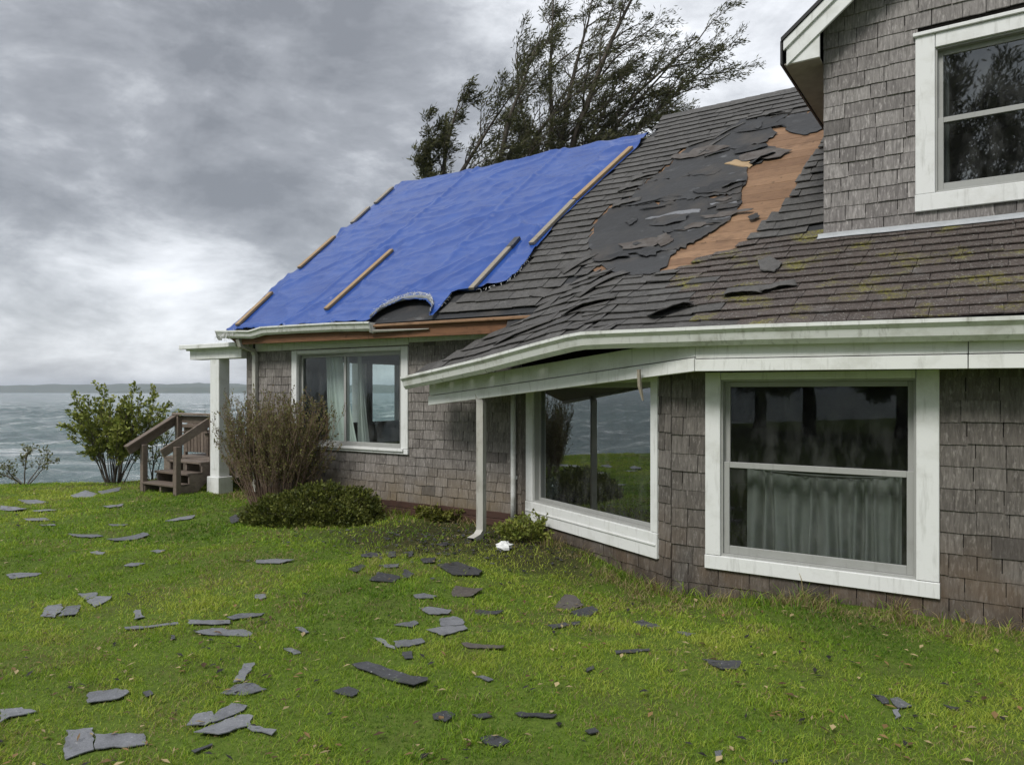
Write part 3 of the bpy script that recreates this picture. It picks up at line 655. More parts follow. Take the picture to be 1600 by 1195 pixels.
EXP = [(cxs + (p[0] - cxs) * 1.06, cys + (p[1] - cys) * 1.04) for p in BIG]
y = ymin - .05; k = 0
while y < ymax:
    P = clip_band(EXP, y, y + .168)
    if len(P) > 2: roof_plate('sheathing_board', P, M['plywood'], roof_r, -.016 + rr.uniform(0, .004), .010, step=.3)
    y += .176; k += 1
FELT = [[(1236, 181), (1290, 172), (1289, 200), (1262, 212), (1240, 210), (1222, 200), (1215, 192)],
        [(1163, 189), (1232, 182), (1210, 196), (1185, 205), (1199, 201), (1215, 211), (1193, 226), (1150, 236), (1085, 240), (1062, 243), (1079, 230), (1115, 218), (1144, 201)],
        [(1060, 244), (1100, 238), (1190, 228), (1212, 232), (1212, 242), (1185, 258), (1168, 264), (1100, 274), (1020, 286), (1006, 289), (1027, 274), (1050, 257)],
        [(1003, 291), (1060, 280), (1168, 265), (1167, 285), (1157, 304), (1100, 312), (1000, 322), (960, 327), (988, 311)],
        [(951, 327), (1000, 322), (1100, 311), (1157, 306), (1160, 318), (1141, 346), (1090, 352), (1000, 362), (925, 370), (929, 352)],
        [(926, 369), (1000, 361), (1090, 351), (1141, 347), (1118, 362), (1092, 378), (1060, 394), (980, 402), (924, 405), (919, 380)],
        [(924, 404), (980, 401), (1057, 393), (1044, 412), (1030, 430), (975, 432), (949, 426), (929, 410)]]
for k, P in enumerate(FELT):
    Q = []
    for i in range(len(P)):                                         # ragged torn edge
        a, b = P[i], P[(i + 1) % len(P)]; Q.append(a); 
        nn = max(2, int(math.hypot(b[0] - a[0], b[1] - a[1]) / 5))
        for s in range(1, nn): Q.append((a[0] + (b[0] - a[0]) * s / nn + rr.gauss(0, 2.0), a[1] + (b[1] - a[1]) * s / nn + rr.gauss(0, 1.2)))
    roof_plate('felt_sheet', [roof_hit(*q) for q in Q], M['felt'], roof_r, .001 + (k % 2) * .011, .004, step=.08, warp=.03, seed=40 + k)
fr2 = random.Random(88)                                              # odd torn layers of felt left behind
for k in range(32):
    cx_, cy_ = fr2.uniform(930, 1225), fr2.uniform(196, 425); h_ = roof_hit(cx_, cy_)
    if float(poly_dist(np.array(h_[0]), np.array(h_[1]), STRIP)) < .12: continue
    wd_, ht_ = fr2.uniform(8, 46), fr2.uniform(2.0, 9); n_ = 14; P = []
    for i in range(n_):
        a = 2 * math.pi * i / n_; q = fr2.uniform(.6, 1.15); P.append(roof_hit(cx_ + math.cos(a) * wd_ * q, cy_ + math.sin(a) * ht_ * q - math.cos(a) * wd_ * .16))
    try: roof_plate('torn_felt_layer', P, M['felt_faded'] if k % 3 == 0 else M['felt'], roof_r, .016, .004, step=.08, warp=.05, seed=140 + k)
    except Exception as ex: print('skip', ex)
def flap(pa, pb, wid, lift, m, name='lifted_shingle', parent=None, seed=1, curl=1.4):
    """a strip whose lower edge has been peeled up off the roof"""
    A = roof_hit(*pa); B = roof_hit(*pb); n = 8; k = 5; mb = MB(); r = random.Random(seed)
    dx, dy = B[0] - A[0], B[1] - A[1]; l = math.hypot(dx, dy); ux, uy = dx / l, dy / l; vx, vy = -uy, ux
    if vy < 0: vx, vy = -vx, -vy
    vs = []
    for i in range(n + 1):
        s = i / n; lf = lift * (.35 + .65 * math.sin(math.pi * min(1, s * .8 + .15))) * r.uniform(.85, 1.1)
        for j in range(k + 1):
            t = j / k; x = A[0] + dx * s + vx * wid * t; y = A[1] + dy * s + vy * wid * t
            vs.append((x, y, float(RH(x, y)) + .016 + lf * (1 - t) ** curl))
    fs = [(i * (k + 1) + j, (i + 1) * (k + 1) + j, (i + 1) * (k + 1) + j + 1, i * (k + 1) + j + 1) for i in range(n) for j in range(k)]
    mb.add(vs, fs); o = mb.build(name, m, parent or roof_r, smooth=True); o.modifiers.new('thick', 'SOLIDIFY').thickness = .008; return o
for k, (a, b, w, l) in enumerate([((1018, 502), (1084, 480), .22, .10), ((1128, 470), (1190, 463), .24, .055), ((1188, 463), (1246, 452), .22, .05), 
                                 ((1165, 192), (1235, 180), .2, .05), ((1195, 188), (1226, 181), .15, .08), ((1115, 222), (1165, 196), .18, .04), ((1075, 234), (1120, 220), .2, .05), ((1090, 246), (1142, 212), .15, .03),
                                 ((955, 330), (1000, 318), .2, .05), ((965, 305), (1004, 293), .2, .05), ((985, 287), (1028, 274), .2, .04), ((880, 432), (935, 400), .2, .03), ((905, 468), (985, 430), .2, .04),
                                 ((880, 500), (960, 470), .22, .06), ((770, 545), (860, 505), .2, .04)]):
    flap(a, b, w, l, M['shingle_roof'], seed=k)
for k, (a, b, w, l) in enumerate([((1128, 300), (1166, 288), .16, .07), ((1175, 262), (1212, 244), .16, .08), ((1100, 249), (1140, 238), .2, .03), ((1105, 330), (1158, 316), .2, .02)]):
    flap(a, b, w, l, M['felt'], 'felt_flap', seed=30 + k)
def chip(p, name, m, dz=.02):
    q_ = []
    for i in range(len(p)):
        a, b = p[i], p[(i + 1) % len(p)]; q_ += [a] + [(a[0] + (b[0] - a[0]) * f + rr.uniform(-1.6, 1.6), a[1] + (b[1] - a[1]) * f + rr.uniform(-1.2, 1.2)) for f in (.25, .5, .75)]
    p = q_
    roof_plate(name, [roof_hit(*q) for q in p], m, roof_r, dz, .012, step=.2)
chip([(1132, 258), (1150, 252), (1176, 257), (1172, 264)], 'bare_wood_chip', M['batten'], .012)
chip([(1184, 412), (1205, 407), (1222, 416), (1210, 430), (1188, 428)], 'loose_shingle', M['shingle_roof'], .03)
for p in ([(1008, 345), (1050, 335), (1094, 330), (1094, 334), (1040, 342)], [(1070, 357), (1085, 352), (1088, 358), (1075, 365)], [(1109, 322), (1150, 316), (1152, 320), (1120, 327)], [(1105, 345), (1140, 339), (1142, 342), (1110, 348)], [(1100, 238), (1130, 230), (1128, 240), (1105, 247)], [(1143, 286), (1160, 283), (1166, 287), (1150, 294)]):
    chip(p, 'torn_felt_scrap', M['scrap'], .014)

# ------------------------------------------------------------------ trim, soffits, gutters
def boards(name, lst, m, parent=None, bevel=.004):
    for b in lst:
        mb = MB(); mb.fbox(*b); mb.build(name, m, parent or house, bevel=bevel)
boards('frieze_board', [(FA, .22, 3.47, .0, .034, 2.345, 2.545), (FA, 3.475, 5.6, .0, .03, 2.375, 2.55)], M['white_old'])
boards('corner_board', [(FA, -.03, .09, .0, .012, .2, 2.34)], M['cedar_wall'], wallA)
# rotten fascia and rafter edge along the left eave
mb = MB(); mb.hexa([(XL + .3, -.33, 2.445), (5.75, -.33, 2.40), (5.75, -.30, 2.40), (XL + .3, -.30, 2.445), (XL, -.33, 2.60), (5.75, -.33, 2.585), (5.75, -.30, 2.585), (XL, -.30, 2.60)]); mb.build('rotten_fascia', M['rot'], house, bevel=.003)
mb = MB(); mb.hexa([(3.15, -.385, 2.575), (5.72, -.385, 2.555), (5.72, -.335, 2.555), (3.15, -.335, 2.575), (3.15, -.385, 2.60), (5.72, -.385, 2.585), (5.72, -.335, 2.60), (3.15, -.335, 2.615)]); mb.build('exposed_sheathing_edge', M['plywood'], house, bevel=.003)
mb = MB(); mb.box(XL, 5.75, -.30, .0, 2.548, 2.56); mb.build('soffit', M['rot'], house)
GP = [(0, .115), (.012, .115), (.012, .006), (.055, .0), (.085, .03), (.10, .075), (.125, .10), (.125, .122), (.113, .122), (.113, .106), (.09, .08), (.074, .036), (.052, .012), (.0, .012)]
GP0 = GP; GP = [(o * 1.15, (z - .122) * 1.3 + .122) for o, z in GP]
def gutter(name, pts, parent=None, ends=True, GP=GP):
    mb = MB(); path = []
    for i, p in enumerate(pts):
        a = Vector(pts[max(0, i - 1)]); b = Vector(pts[min(len(pts) - 1, i + 1)]); d = (b - a); d.z = 0; d.normalize(); path.append((p, (d.y, -d.x)))
    mb.sweep(path, GP, True)
    for i in (0, -1):
        p, od = path[i]; q = [(p[0] + od[0] * o, p[1] + od[1] * o, p[2] + z) for o, z in ((.002, .114), (.002, -.03), (.063, -.034), (.097, .002), (.114, .06), (.138, .114))]
        if ends: mb.add(q, [tuple(range(6))])
    return mb.build(name, M['gutter'], parent or house)
gutter('left_gutter', [(-.2, -.345, 2.555), (.1, -.345, 2.54), (.45, -.35, 2.525), (.62, -.35, 2.515), (.72, -.345, 2.53), (.9, -.34, 2.56), (1.6, -.335, 2.555), (2.4, -.335, 2.545), (3.15, -.335, 2.52)], GP=GP0)
mb = MB(); mb.hexa([(3.1, -.40, 2.50), (4.1, -.36, 2.50), (4.1, -.34, 2.50), (3.1, -.345, 2.50), (3.1, -.415, 2.53), (4.1, -.365, 2.51), (4.1, -.34, 2.515), (3.1, -.345, 2.545)]); mb.build('bent_gutter_strip', M['downspout'], house, bevel=.003)
gutter('bay_gutter', [(4.0, -.60, 1.765), (4.8, -.857, 1.85), (5.6, -1.115, 1.94), (6.4, -1.372, 2.05), (6.85, -1.50, 2.11), (7.03, -1.555, 2.125), (7.3, -1.575, 2.125), (8.6, -1.578, 2.115), (10, -1.578, 2.09), (11.5, -1.578, 2.065), (XE + .2, -1.578, 2.05)])
for x in (5.6, 8.62, 10.02):                                          # joint sleeves on the bay gutter
    z = float(np.interp(x, [4.0, 5.6, 7.03, 8.6, 10, 11.5], [1.765, 1.94, 2.125, 2.115, 2.09, 2.065])); y = float(np.interp(x, [4.0, 7.03, 12], [-.60, -1.558, -1.578])); d = (EB if x < 7 else (1, 0)); mb = MB()
    path = [((x + d[0] * t, y + d[1] * t, z - .003), (d[1], -d[0])) for t in (-.035, .035)]; mb.sweep(path, [(o * 1.03, (zz - .05) * 1.03 + .05) for o, zz in GP], True); mb.build('gutter_joint', M['downspout'], house)
# fascia of the bay: two boards per run, one proud of the other
FL, FK = (4.27, -.528), (8.05, -1.552)
def fascia(name, p, q, zb0, zb1, h0, h1, split0, split1):
    F = frame(p[0], p[1], q[0] - p[0], q[1] - p[1]); L = F.len
    for (f0, f1, o, nm) in ((0, split0 - .02, .034, 'fascia_board'), (split0 + .012, 1, .016, 'fascia_board')):
        mb = MB(); P = []
        for z in (f0, f1):
            P += [F(0, -.02, zb0 + h0 * z), F(L, -.02, zb1 + h1 * z), F(L, o, zb1 + h1 * z), F(0, o, zb0 + h0 * z)]
        mb.hexa([P[0], P[1], P[2], P[3], P[4], P[5], P[6], P[7]]); mb.build(nm, M['white_old'], house, bevel=.003)
fascia('fascia', FL, FK, 1.532, 1.874, .275, .285, .42, .37); fascia('fascia', FK, (10.02, -1.552), 1.874, 1.862, .235, .232, .45, .45); fascia('fascia', (10.026, -1.552), (XE + .2, -1.552), 1.862, 1.835, .232, .225, .45, .45)
mb = MB()                                                           # soffit of the bay, from the fascia back to the walls
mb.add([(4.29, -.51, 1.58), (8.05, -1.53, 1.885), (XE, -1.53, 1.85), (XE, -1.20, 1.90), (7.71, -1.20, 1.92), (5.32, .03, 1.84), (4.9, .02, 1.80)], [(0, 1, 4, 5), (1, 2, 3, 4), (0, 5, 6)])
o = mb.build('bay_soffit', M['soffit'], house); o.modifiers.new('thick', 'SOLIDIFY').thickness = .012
mb = MB(); mb.add([(4.29, -.51, 1.58), (4.29, -.51, 1.86), (4.9, -.05, 2.15), (4.9, -.02, 1.80)], [(0, 1, 2, 3)]); o = mb.build('eave_end_cap', M['white_old'], house); o.modifiers.new('thick', 'SOLIDIFY').thickness = .015
mb = MB(); mb.tube([(7.50, -1.50, 1.90), (7.505, -1.49, 1.75), (7.53, -1.475, 1.62)], [.018, .02, .009], 4); mb.build('broken_trim_splinter', M['batten_grey'], house)
# dormer: roof, rakes, soffit, flashing
DZ, DS, DX0, DXR, DXE = 5.28, .786, 8.36, 10.29, 12.22
mb = MB()
for x0, x1, z0, z1 in ((DX0, DXR, DZ, DZ + DS * (DXR - DX0)), (DXR, DXE, DZ + DS * (DXE - DXR), DZ)):
    mb.hexa([(x0, .08, z0 - .03), (x1, .08, z1 - .03), (x1, 4.4, z1 - .03), (x0, 4.4, z0 - .03), (x0, .08, z0 + .012), (x1, .08, z1 + .012), (x1, 4.4, z1 + .012), (x0, 4.4, z0 + .012)])
mb.build('dormer_roof', M['drip'], house)
def rake(dx, w0, w1, y0, y1, name='rake_board'):
    for s in (-1, 1):
        mb = MB(); x0 = DXR + s * (DXR - DX0 - dx); x1 = DXR; z0 = DZ - .035 + DS * dx; z1 = DZ - .035 + DS * (DXR - DX0)
        mb.hexa([(x0, y0, z0 - w1), (x1, y0, z1 - w1), (x1, y1, z1 - w1), (x0, y1, z0 - w1), (x0, y0, z0 - w0), (x1, y0, z1 - w0), (x1, y1, z1 - w0), (x0, y1, z0 - w0)]); mb.build(name, M['white'], house, bevel=.004)
rake(.02, 0, .10, .095, .12); rake(.045, .08, .27, .12, .15)
mb = MB(); mb.hexa([(8.40, .14, 5.03), (8.72, .14, 5.03), (8.72, .17, 5.03), (8.40, .17, 5.03), (8.40, .14, 5.06), (8.72, .14, 5.30), (8.72, .17, 5.30), (8.40, .17, 5.06)]); mb.build('eave_return', M['white'], house, bevel=.004)
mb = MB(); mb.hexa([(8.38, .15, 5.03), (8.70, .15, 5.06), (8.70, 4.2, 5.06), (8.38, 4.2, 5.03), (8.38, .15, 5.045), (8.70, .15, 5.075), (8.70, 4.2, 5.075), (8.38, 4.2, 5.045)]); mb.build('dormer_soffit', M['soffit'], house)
mb = MB(); mb.hexa([(8.352, .09, 5.02), (8.372, .09, 5.02), (8.372, 4.4, 5.02), (8.352, 4.4, 5.02), (8.352, .09, 5.26), (8.372, .09, 5.26), (8.372, 4.4, 5.26), (8.352, 4.4, 5.26)]); mb.build('dormer_eave_fascia', M['drip'], house)
mb = MB(); 
for i in range(20):
    x0 = 8.66 + i * .16; z = float(RH(x0, .30)); z1 = float(RH(x0 + .16, .30)); zb = float(RH(x0, .22)); zb1 = float(RH(x0 + .16, .22))
    mb.add([(x0, .29, z + .022), (x0 + .16, .29, z1 + .022), (x0 + .16, .362, z1 + .055), (x0, .362, z + .055), (x0, .366, z + .085), (x0 + .16, .366, z1 + .085)], [(0, 1, 2, 3), (3, 2, 5, 4)])
o = mb.build('flashing', M['metal'], house); o.modifiers.new('thick', 'SOLIDIFY').thickness = .003

# ------------------------------------------------------------------ windows
def window(name, F, w, h, style, glass, sill=.0, label=None, rail=None, mull=None):
    mb = MB(); d0, d1 = -.11, .012                                    # jamb lining = the window itself
    t = .022
    for b in ((h[0], h[0] + t, h[2] + t, h[3] - t), (h[1] - t, h[1], h[2] + t, h[3] - t), (h[0], h[1], h[2], h[2] + t), (h[0], h[1], h[3] - t, h[3])): mb.fbox(F, b[0], b[1], d0, d1, b[2], b[3])
    win = mb.build(name, M['vinyl'], house, bevel=.002)
    if label: win['label'] = label
    o0, o1 = .0, .036
    for b in ((w[0], h[0] + .004, h[2] + .004, w[3]), (h[1] - .004, w[1], h[2] + .004, w[3]), (h[0] + .008, h[1] - .008, h[3] - .004, w[3] - .002)):
        mb = MB(); mb.fbox(F, b[0], b[1], o0, o1, b[2], b[3]); mb.build('casing', M['white'], win, bevel=.004)
    mb = MB(); mb.fbox(F, w[0] - .004, w[1] + .004, o0, o1 + .006, w[2], h[2]); mb.build('casing', M['white'], win, bevel=.004)
    if sill: mb = MB(); mb.fbox(F, h[0] - .05, h[1] + .05, o1, o1 + sill, h[2] - .035, h[2] + .004); mb.build('sill', M['white'], win, bevel=.004)
    def sash(a0, a1, z0, z1, o, fw, fb=None):
        fb = fb or fw; mb = MB()
        for b in ((a0, a0 + fw, z0, z1), (a1 - fw, a1, z0, z1), (a0 + fw, a1 - fw, z0, z0 + fb), (a0 + fw, a1 - fw, z1 - fw, z1)): mb.fbox(F, b[0], b[1], o - .03, o, b[2], b[3])
        s = mb.build('sash', M['vinyl'], win, bevel=.003)
        mb = MB(); mb.add([F(a0 + fw - .005, o - .015, z0 + fb - .005), F(a1 - fw + .005, o - .015, z0 + fb - .005), F(a1 - fw + .005, o - .015, z1 - fw + .005), F(a0 + fw - .005, o - .015, z1 - fw + .005)], [(0, 1, 2, 3)]); mb.build('pane', glass, win)
    a0, a1, z0, z1 = h[0] + t, h[1] - t, h[2] + t, h[3] - t
    if style == 'fixed': sash(a0, a1, z0, z1, -.045, .035)
    elif style == 'slider': sash(a0, mull + .03, z0, z1, -.045, .04); sash(mull - .03, a1, z0, z1, -.012, .045)
    else: sash(a0, a1, rail - .025, z1, -.05, .045); sash(a0, a1, z0, rail + .025, -.012, .05, .07)
    return win
window('sliding_window', FA, wA, hA, 'slider', M['glass'], sill=.03, mull=2.21)
window('picture_window', FB, wB, hB, 'fixed', M['glass_mirror'])
window('double_hung_window', FC, wC, hC, 'hung', M['glass_dark'], rail=1.06)
window('dormer_window', FD, wD, hD, 'hung', M['glass_dormer'], rail=4.27)
mb = MB(); mb.fbox(FD, wD[0] - .02, wD[1] + .02, .0, .06, wD[3], wD[3] + .035); mb.build('drip_cap', M['white'], house, bevel=.004)
mb = MB(); mb.fbox(FB, wB[0] + .01, wB[1] - .01, .043, .052, .26, .28); mb.build('apron_board', M['white'], house, bevel=.003)
# gable-end window frames (seen through the sliding window)
for a0, a1 in ((4.45, 5.28), (5.36, 6.10)):
    mb = MB()
    for b in ((a0, a0 + .04, 1.08, 2.28), (a1 - .04, a1, 1.08, 2.28), (a0, a1, 1.08, 1.12), (a0, a1, 2.24, 2.28)): mb.fbox(FG, b[0], b[1], -.1, .02, b[2], b[3])
    w = mb.build('gable_window', M['vinyl'], house); mb = MB(); mb.add([FG(a0, -.05, 1.09), FG(a1, -.05, 1.09), FG(a1, -.05, 2.27), FG(a0, -.05, 2.27)], [(0, 1, 2, 3)]); mb.build('pane', M['glass'], w)
# downspouts
def downspout(name, pts, w=.062, d=.05):
    mb = MB(); P = [Vector(p) for p in pts]; k = len(P); base = []
    for i in range(k):
        t = (P[min(i + 1, k - 1)] - P[max(0, i - 1)]).normalized(); r = Vector((1, 0, 0)); u = t.cross(r).normalized(); ring = []
        for a, b in ((-1, -1), (-.5, -.82), (0, -1), (.5, -.82), (1, -1), (1, 1), (-1, 1)): ring.append(P[i] + r * a * w / 2 + u * b * d / 2)
        base.append(len(mb.v)); mb.v += [tuple(v) for v in ring]
    for i in range(k - 1):
        for j in range(7): mb.f.append((base[i] + j, base[i] + (j + 1) % 7, base[i + 1] + (j + 1) % 7, base[i + 1] + j))
    return mb.build(name, M['downspout'], house)
dsx, dsy = to_local((752 - 800) / FPX * 8.45, 8.45)
downspout('downspout', [(dsx - .10, dsy + .05, 1.66), (dsx - .04, dsy + .02, 1.66), (dsx, dsy, 1.58), (dsx, dsy, .12), (dsx - .01, dsy - .05, .05), (dsx - .03, dsy - .16, .015)], .092, .07)
downspout('corner_downspout', [(.24, -.36, 2.53), (.24, -.33, 2.43), (.24, -.09, 2.36), (.24, -.05, 2.28), (.24, -.05, .1)], .08, .06)
mb = MB(); mb.tube([(5.20, -.05, 1.8), (5.20, -.05, .45), (5.20, -.052, .12)], .034, 8); mb.build('vent_pipe', M['gutter'], house, smooth=True)
mb = MB(); mb.tube([(5.20, -.05, .46), (5.20, -.05, -.1)], .026, 8); mb.build('rusty_pipe_end', M['rot'], house, smooth=True)
mb = MB(); mb.box(5.16, 5.24, -.035, -.018, .62, .66); mb.build('pipe_bracket', M['white'], house)
# porch at the gable end: beam, cornice, column, deck
mb = MB(); mb.box(-1.42, -.02, -.12, .12, 2.25, 2.40); mb.build('porch_beam', M['white_old'], house, bevel=.006)
mb = MB(); mb.box(-1.52, -.0, -.20, 4.2, 2.43, 2.475); mb.build('porch_cornice', M['white_old'], house, bevel=.006)
mb = MB(); mb.box(-1.47, -.01, -.16, 4.0, 2.40, 2.43); mb.build('porch_ceiling', M['white_old'], house, bevel=.004)
mb = MB(); mb.box(-1.56, .0, -.24, -.205, 2.42, 2.50); mb.build('porch_gutter', M['gutter'], house, bevel=.01)
mb = MB(); mb.box(-.87, -.63, -.105, .105, .28, 2.25); mb.build('porch_column', M['white'], house, bevel=.008)
mb = MB(); mb.box(-.80, -.70, -.109, -.10, .40, 2.15); mb.build('column_panel', M['white'], house, bevel=.003)
mb = MB(); mb.box(-.91, -.59, -.14, .14, -.1, .28); mb.build('column_plinth', M['white'], house, bevel=.008)
mb = MB(); mb.box(-1.42, -1.2, 3.7, 3.92, .5, 2.40); mb.build('porch_column', M['white'], house, bevel=.008)
for i in range(28):
    mb = MB(); mb.box(-2.72, -.01, .18 + i * .142, .18 + i * .142 + .135, .475, .51); mb.build('deck_board', M['deck'], house, bevel=.003)
mb = MB(); mb.box(-2.7, -.02, .19, .23, .25, .474); mb.box(-2.7, -2.66, .23, 4.1, .25, .474); mb.build('deck_rim_joist', M['deck'], house)

# shingle objects: the 300 that show largest of each kind, the rest joined
for kind in ('wall', 'roof'):
    L = sorted(REC[kind], key=lambda r: -r[0]); nm = 'wall_shingle' if kind == 'wall' else 'roof_shingle'
    for a, parent, m, mt, k in L[:300]:
        o = bpy.data.objects.new(nm, unit(k, m)); COL.objects.link(o); o.parent = parent; o.matrix_basis = mt
    rest = {}
    for r in L[300:]: rest.setdefault((r[1].name, r[2].name), []).append(r)
    for (pn, mn), rs in rest.items():
        VV = []; FF = {4: [], 6: []}; b = 0
        for a, parent, m, mt, k in rs:
            me = unit(k, m); v = np.array([mt @ x.co for x in me.vertices]); VV.append(v)
            for p in me.polygons: FF.setdefault(len(p.vertices), []).append([i + b for i in p.vertices])
            b += len(v)
        o = np_mesh('distant_' + nm + 's', np.concatenate(VV), [np.array(f) for f in FF.values() if f], rs[0][2], rs[0][1]); o['kind'] = 'stuff'
print('shingles', {k: len(v) for k, v in REC.items()})

# ------------------------------------------------------------------ tarp and battens on the roof
def on_house(o): o.location = HLOC; o.rotation_euler = (0, 0, HA); return o
BSEG = [(roof_hit(*a), roof_hit(*b)) for a, b in (((509, 491), (612, 398)), ((736, 461), (808, 382)), ((830, 390), (896, 322)), ((898, 320), (986, 238)))] + [((.12, -.3), (.01, .45)), ((-.04, 1.08), (-.09, 1.95)), ((-.04, 2.35), (-.09, 2.85)), ((-.04, 2.98), (-.09, 3.52))]
def tarp_z(X, Y):
    z = tarp_raw(X, Y)
    for (ax, ay), (bx, by) in BSEG:                                   # pressed flat under the battens
        vx, vy = bx - ax, by - ay; t = np.clip(((X - ax) * vx + (Y - ay) * vy) / (vx * vx + vy * vy), 0, 1); d = np.hypot(X - ax - t * vx, Y - ay - t * vy)
        k = sstep(.20, .07, d); z = z * (1 - k) + np.minimum(z, .04) * k
    return z
def tarp_raw(X, Y):
    s = Y + .35; z = np.full(X.shape, .035)
    z += .020 * (fbm(X * .9 + Y * .5, Y * 1.1, 61, 3)) * 1.6
    for (x0, k, amp, wid) in ((1.35, .16, .022, .05), (3.4, .10, .018, .06)):     # packing creases up the slope
        z += 1.5 * amp * np.exp(-((X - x0 - k * s + .05 * np.sin(s * 1.7 + x0)) / wid) ** 2) * (.5 + vnoise(s * 1.2, X * 0 + x0, 8))
    z += .03 * np.exp(-((s - 2.35 + .04 * np.sin(X * 1.5)) / .05) ** 2) * (.4 + vnoise(X * 1.1, X * 0, 14))
    for k in range(7):                                                                                                     # slanting pulls from the battens
        ax, as_, ang = [(1.7, .5, .9), (2.0, 1.7, .5), (3.4, .6, .8), (4.3, 1.0, .7), (3.2, 2.0, .35), (.8, 1.3, .6), (4.4, 2.2, .6)][k]
        d = -(X - ax) * math.sin(ang) + (s - as_) * math.cos(ang); a = (X - ax) * math.cos(ang) + (s - as_) * math.sin(ang)
        z += .045 * np.exp(-(d / .05) ** 2) * np.exp(-(a / .75) ** 2)
    for (fx, fy, sk, amp, pw, sd_) in ((.55, 1.5, -.7, .036, 8, 71), (1.0, 2.4, .8, .036, 7, 73), (2.2, 6.5, -1.5, .016, 5, 75), (5.0, 13.0, 2.0, .005, 3, 77)):      # crumple creases
        rid = 1 - np.abs(2 * fbm(X * fx + Y * sk, Y * fy - X * sk * .5, sd_, 2) - 1); z += amp * rid ** pw * (.35 + vnoise(X * .8 + sd_, Y * .9, 91))
    z += .015 * (vnoise(X * 1.1, Y * .8, 95) - .3)
    return np.maximum(z, .022)
nv, nu = 190, 240; ss = np.linspace(0, 1, nv); V = []
fx0, fx1 = 3.10, 4.13
yb = lambda x: -.39 + .05 * (fbm(x * 3, x * 0, 80, 3) - .5) - .02 * sstep(1.0, 0, x)
X = np.zeros((nv, nu)); Y = np.zeros((nv, nu))
for i in range(nv):
    y = -.39 + ss[i] * (RIDGE_LOW + .03 + .39); xr = float(tarp_right(max(y, _ty[0]))) if y < RIDGE_LOW - .2 else float(tarp_right(RIDGE_LOW - .2)) + .0
    xl = -.13 + .02 * float(vnoise(y * 3, 0, 4)) + (.10 if y < .5 else .0) * (1 - (y + .39) / .9 if y < .5 else 0)
    X[i] = np.linspace(xl, xr + .02 * float(fbm(y * 9, 1, 5)), nu); Y[i] = y
Y = Y + (yb(X) + .39) * (1 - ss[:, None]) ** 6
Z = P1(X, Y) + tarp_z(X, Y); ac = np.clip(1 - ((X - (fx0 + fx1) / 2) / ((fx1 - fx0) / 2)) ** 2, 0, 1) ** .5 * .27     # torn arch at the eave
Yr = Y + .39; hole = Yr < ac; i, j = np.meshgrid(np.arange(nu - 1), np.arange(nv - 1)); q = (j * nu + i); keep = ~(hole[:-1, :-1] & hole[1:, 1:])
# pull the row just above the hole onto its edge so that the tear is smooth, and lift it
near = np.exp(-np.clip(Yr - ac, 0, None) / .10) * (ac > .02); Z += .05 * near * np.clip(ac / .27, 0, 1)
Yh = np.where(hole & (Yr > ac - .03), ac - .39, Y); Y = Yh
Z[-3:] -= np.array([0, .01, .05])[:, None]
b = q[keep].ravel(); V = np.stack([X.ravel(), Y.ravel(), Z.ravel()], 1)
tarp = on_house(np_mesh('tarp', V, [np.stack([b, b + 1, b + nu + 1, b + nu], 1)], M['tarp'], smooth=True)); tarp.modifiers.new('thick', 'SOLIDIFY').thickness = -.003
tag(tarp, 'large wrinkled blue tarp nailed over the left side of the cottage roof', 'tarp')
mb = MB(); n = 40                                                   # curled-back grey edge of the tear
vs = []
for i in range(n + 1):
    x = fx0 - .01 + (fx1 - fx0 + .02) * i / n; a = max(0, 1 - ((x - (fx0 + fx1) / 2) / ((fx1 - fx0) / 2)) ** 2) ** .5 * .27; y = -.39 + a; z = float(P1(x, y)) + .075 + .05 * a / .27
    wd = (.015 + .055 * a / .27) * (.75 + .5 * float(vnoise(x * 9, 1, 3))); jit = .02 * float(vnoise(x * 25, 3, 5))
    vs += [(x, y + .01, z), (x, y + wd * .35, z + .055), (x, y + wd, z + .045 + jit), (x, y + wd * 1.35, z + .03 + jit + .06 * wd)]
mb.add(vs, [(i * 4 + j, (i + 1) * 4 + j, (i + 1) * 4 + j + 1, i * 4 + j + 1) for i in range(n) for j in range(3)]); o = mb.build('curled_edge', M['tarp_back'], tarp, smooth=True); o.modifiers.new('thick', 'SOLIDIFY').thickness = .003
o['label'] = 'grey curled-back edge of the tear'
mb = MB()
def thread(p, l, r, dn=1.0):
    q = [Vector(p)]; d = Vector((r.uniform(-1, 1), r.uniform(-1, .2), r.uniform(-.9, .5) * dn)).normalized()
    for _ in range(3): d = (d + Vector((r.uniform(-.6, .6), r.uniform(-.6, .2), r.uniform(-.8, .2)))).normalized(); q.append(q[-1] + d * l / 3)
    mb.tube(q, .0022, 3, False)
r9 = random.Random(9)
for k in range(330):
    x = r9.choice([r9.uniform(0, 3.1), r9.uniform(.0, .35), r9.uniform(1.2, 1.6), r9.uniform(2.3, 2.6)]); y = float(yb(np.array(x))); thread((x, y, float(P1(x, y)) + .035), r9.uniform(.02, .09), r9)
for k in range(240):
    x = r9.uniform(fx0, fx1); a = max(0, 1 - ((x - (fx0 + fx1) / 2) / ((fx1 - fx0) / 2)) ** 2) ** .5 * .27; y = -.39 + a + .06 * a / .27; thread((x, y, float(P1(x, y)) + .115 + .05 * a / .27), r9.uniform(.02, .06), r9, -.8)
for k in range(90):
    y = r9.uniform(-.2, .65); x = float(tarp_right(y)); thread((x, y, float(P1(x, y)) + .05), r9.uniform(.02, .06), r9)
for k in range(26): thread((-.05 + r9.uniform(0, .15), -.46, 2.62), r9.uniform(.1, .22), r9)
mb.build('frayed_threads', M['fray'], tarp)['kind'] = 'stuff'
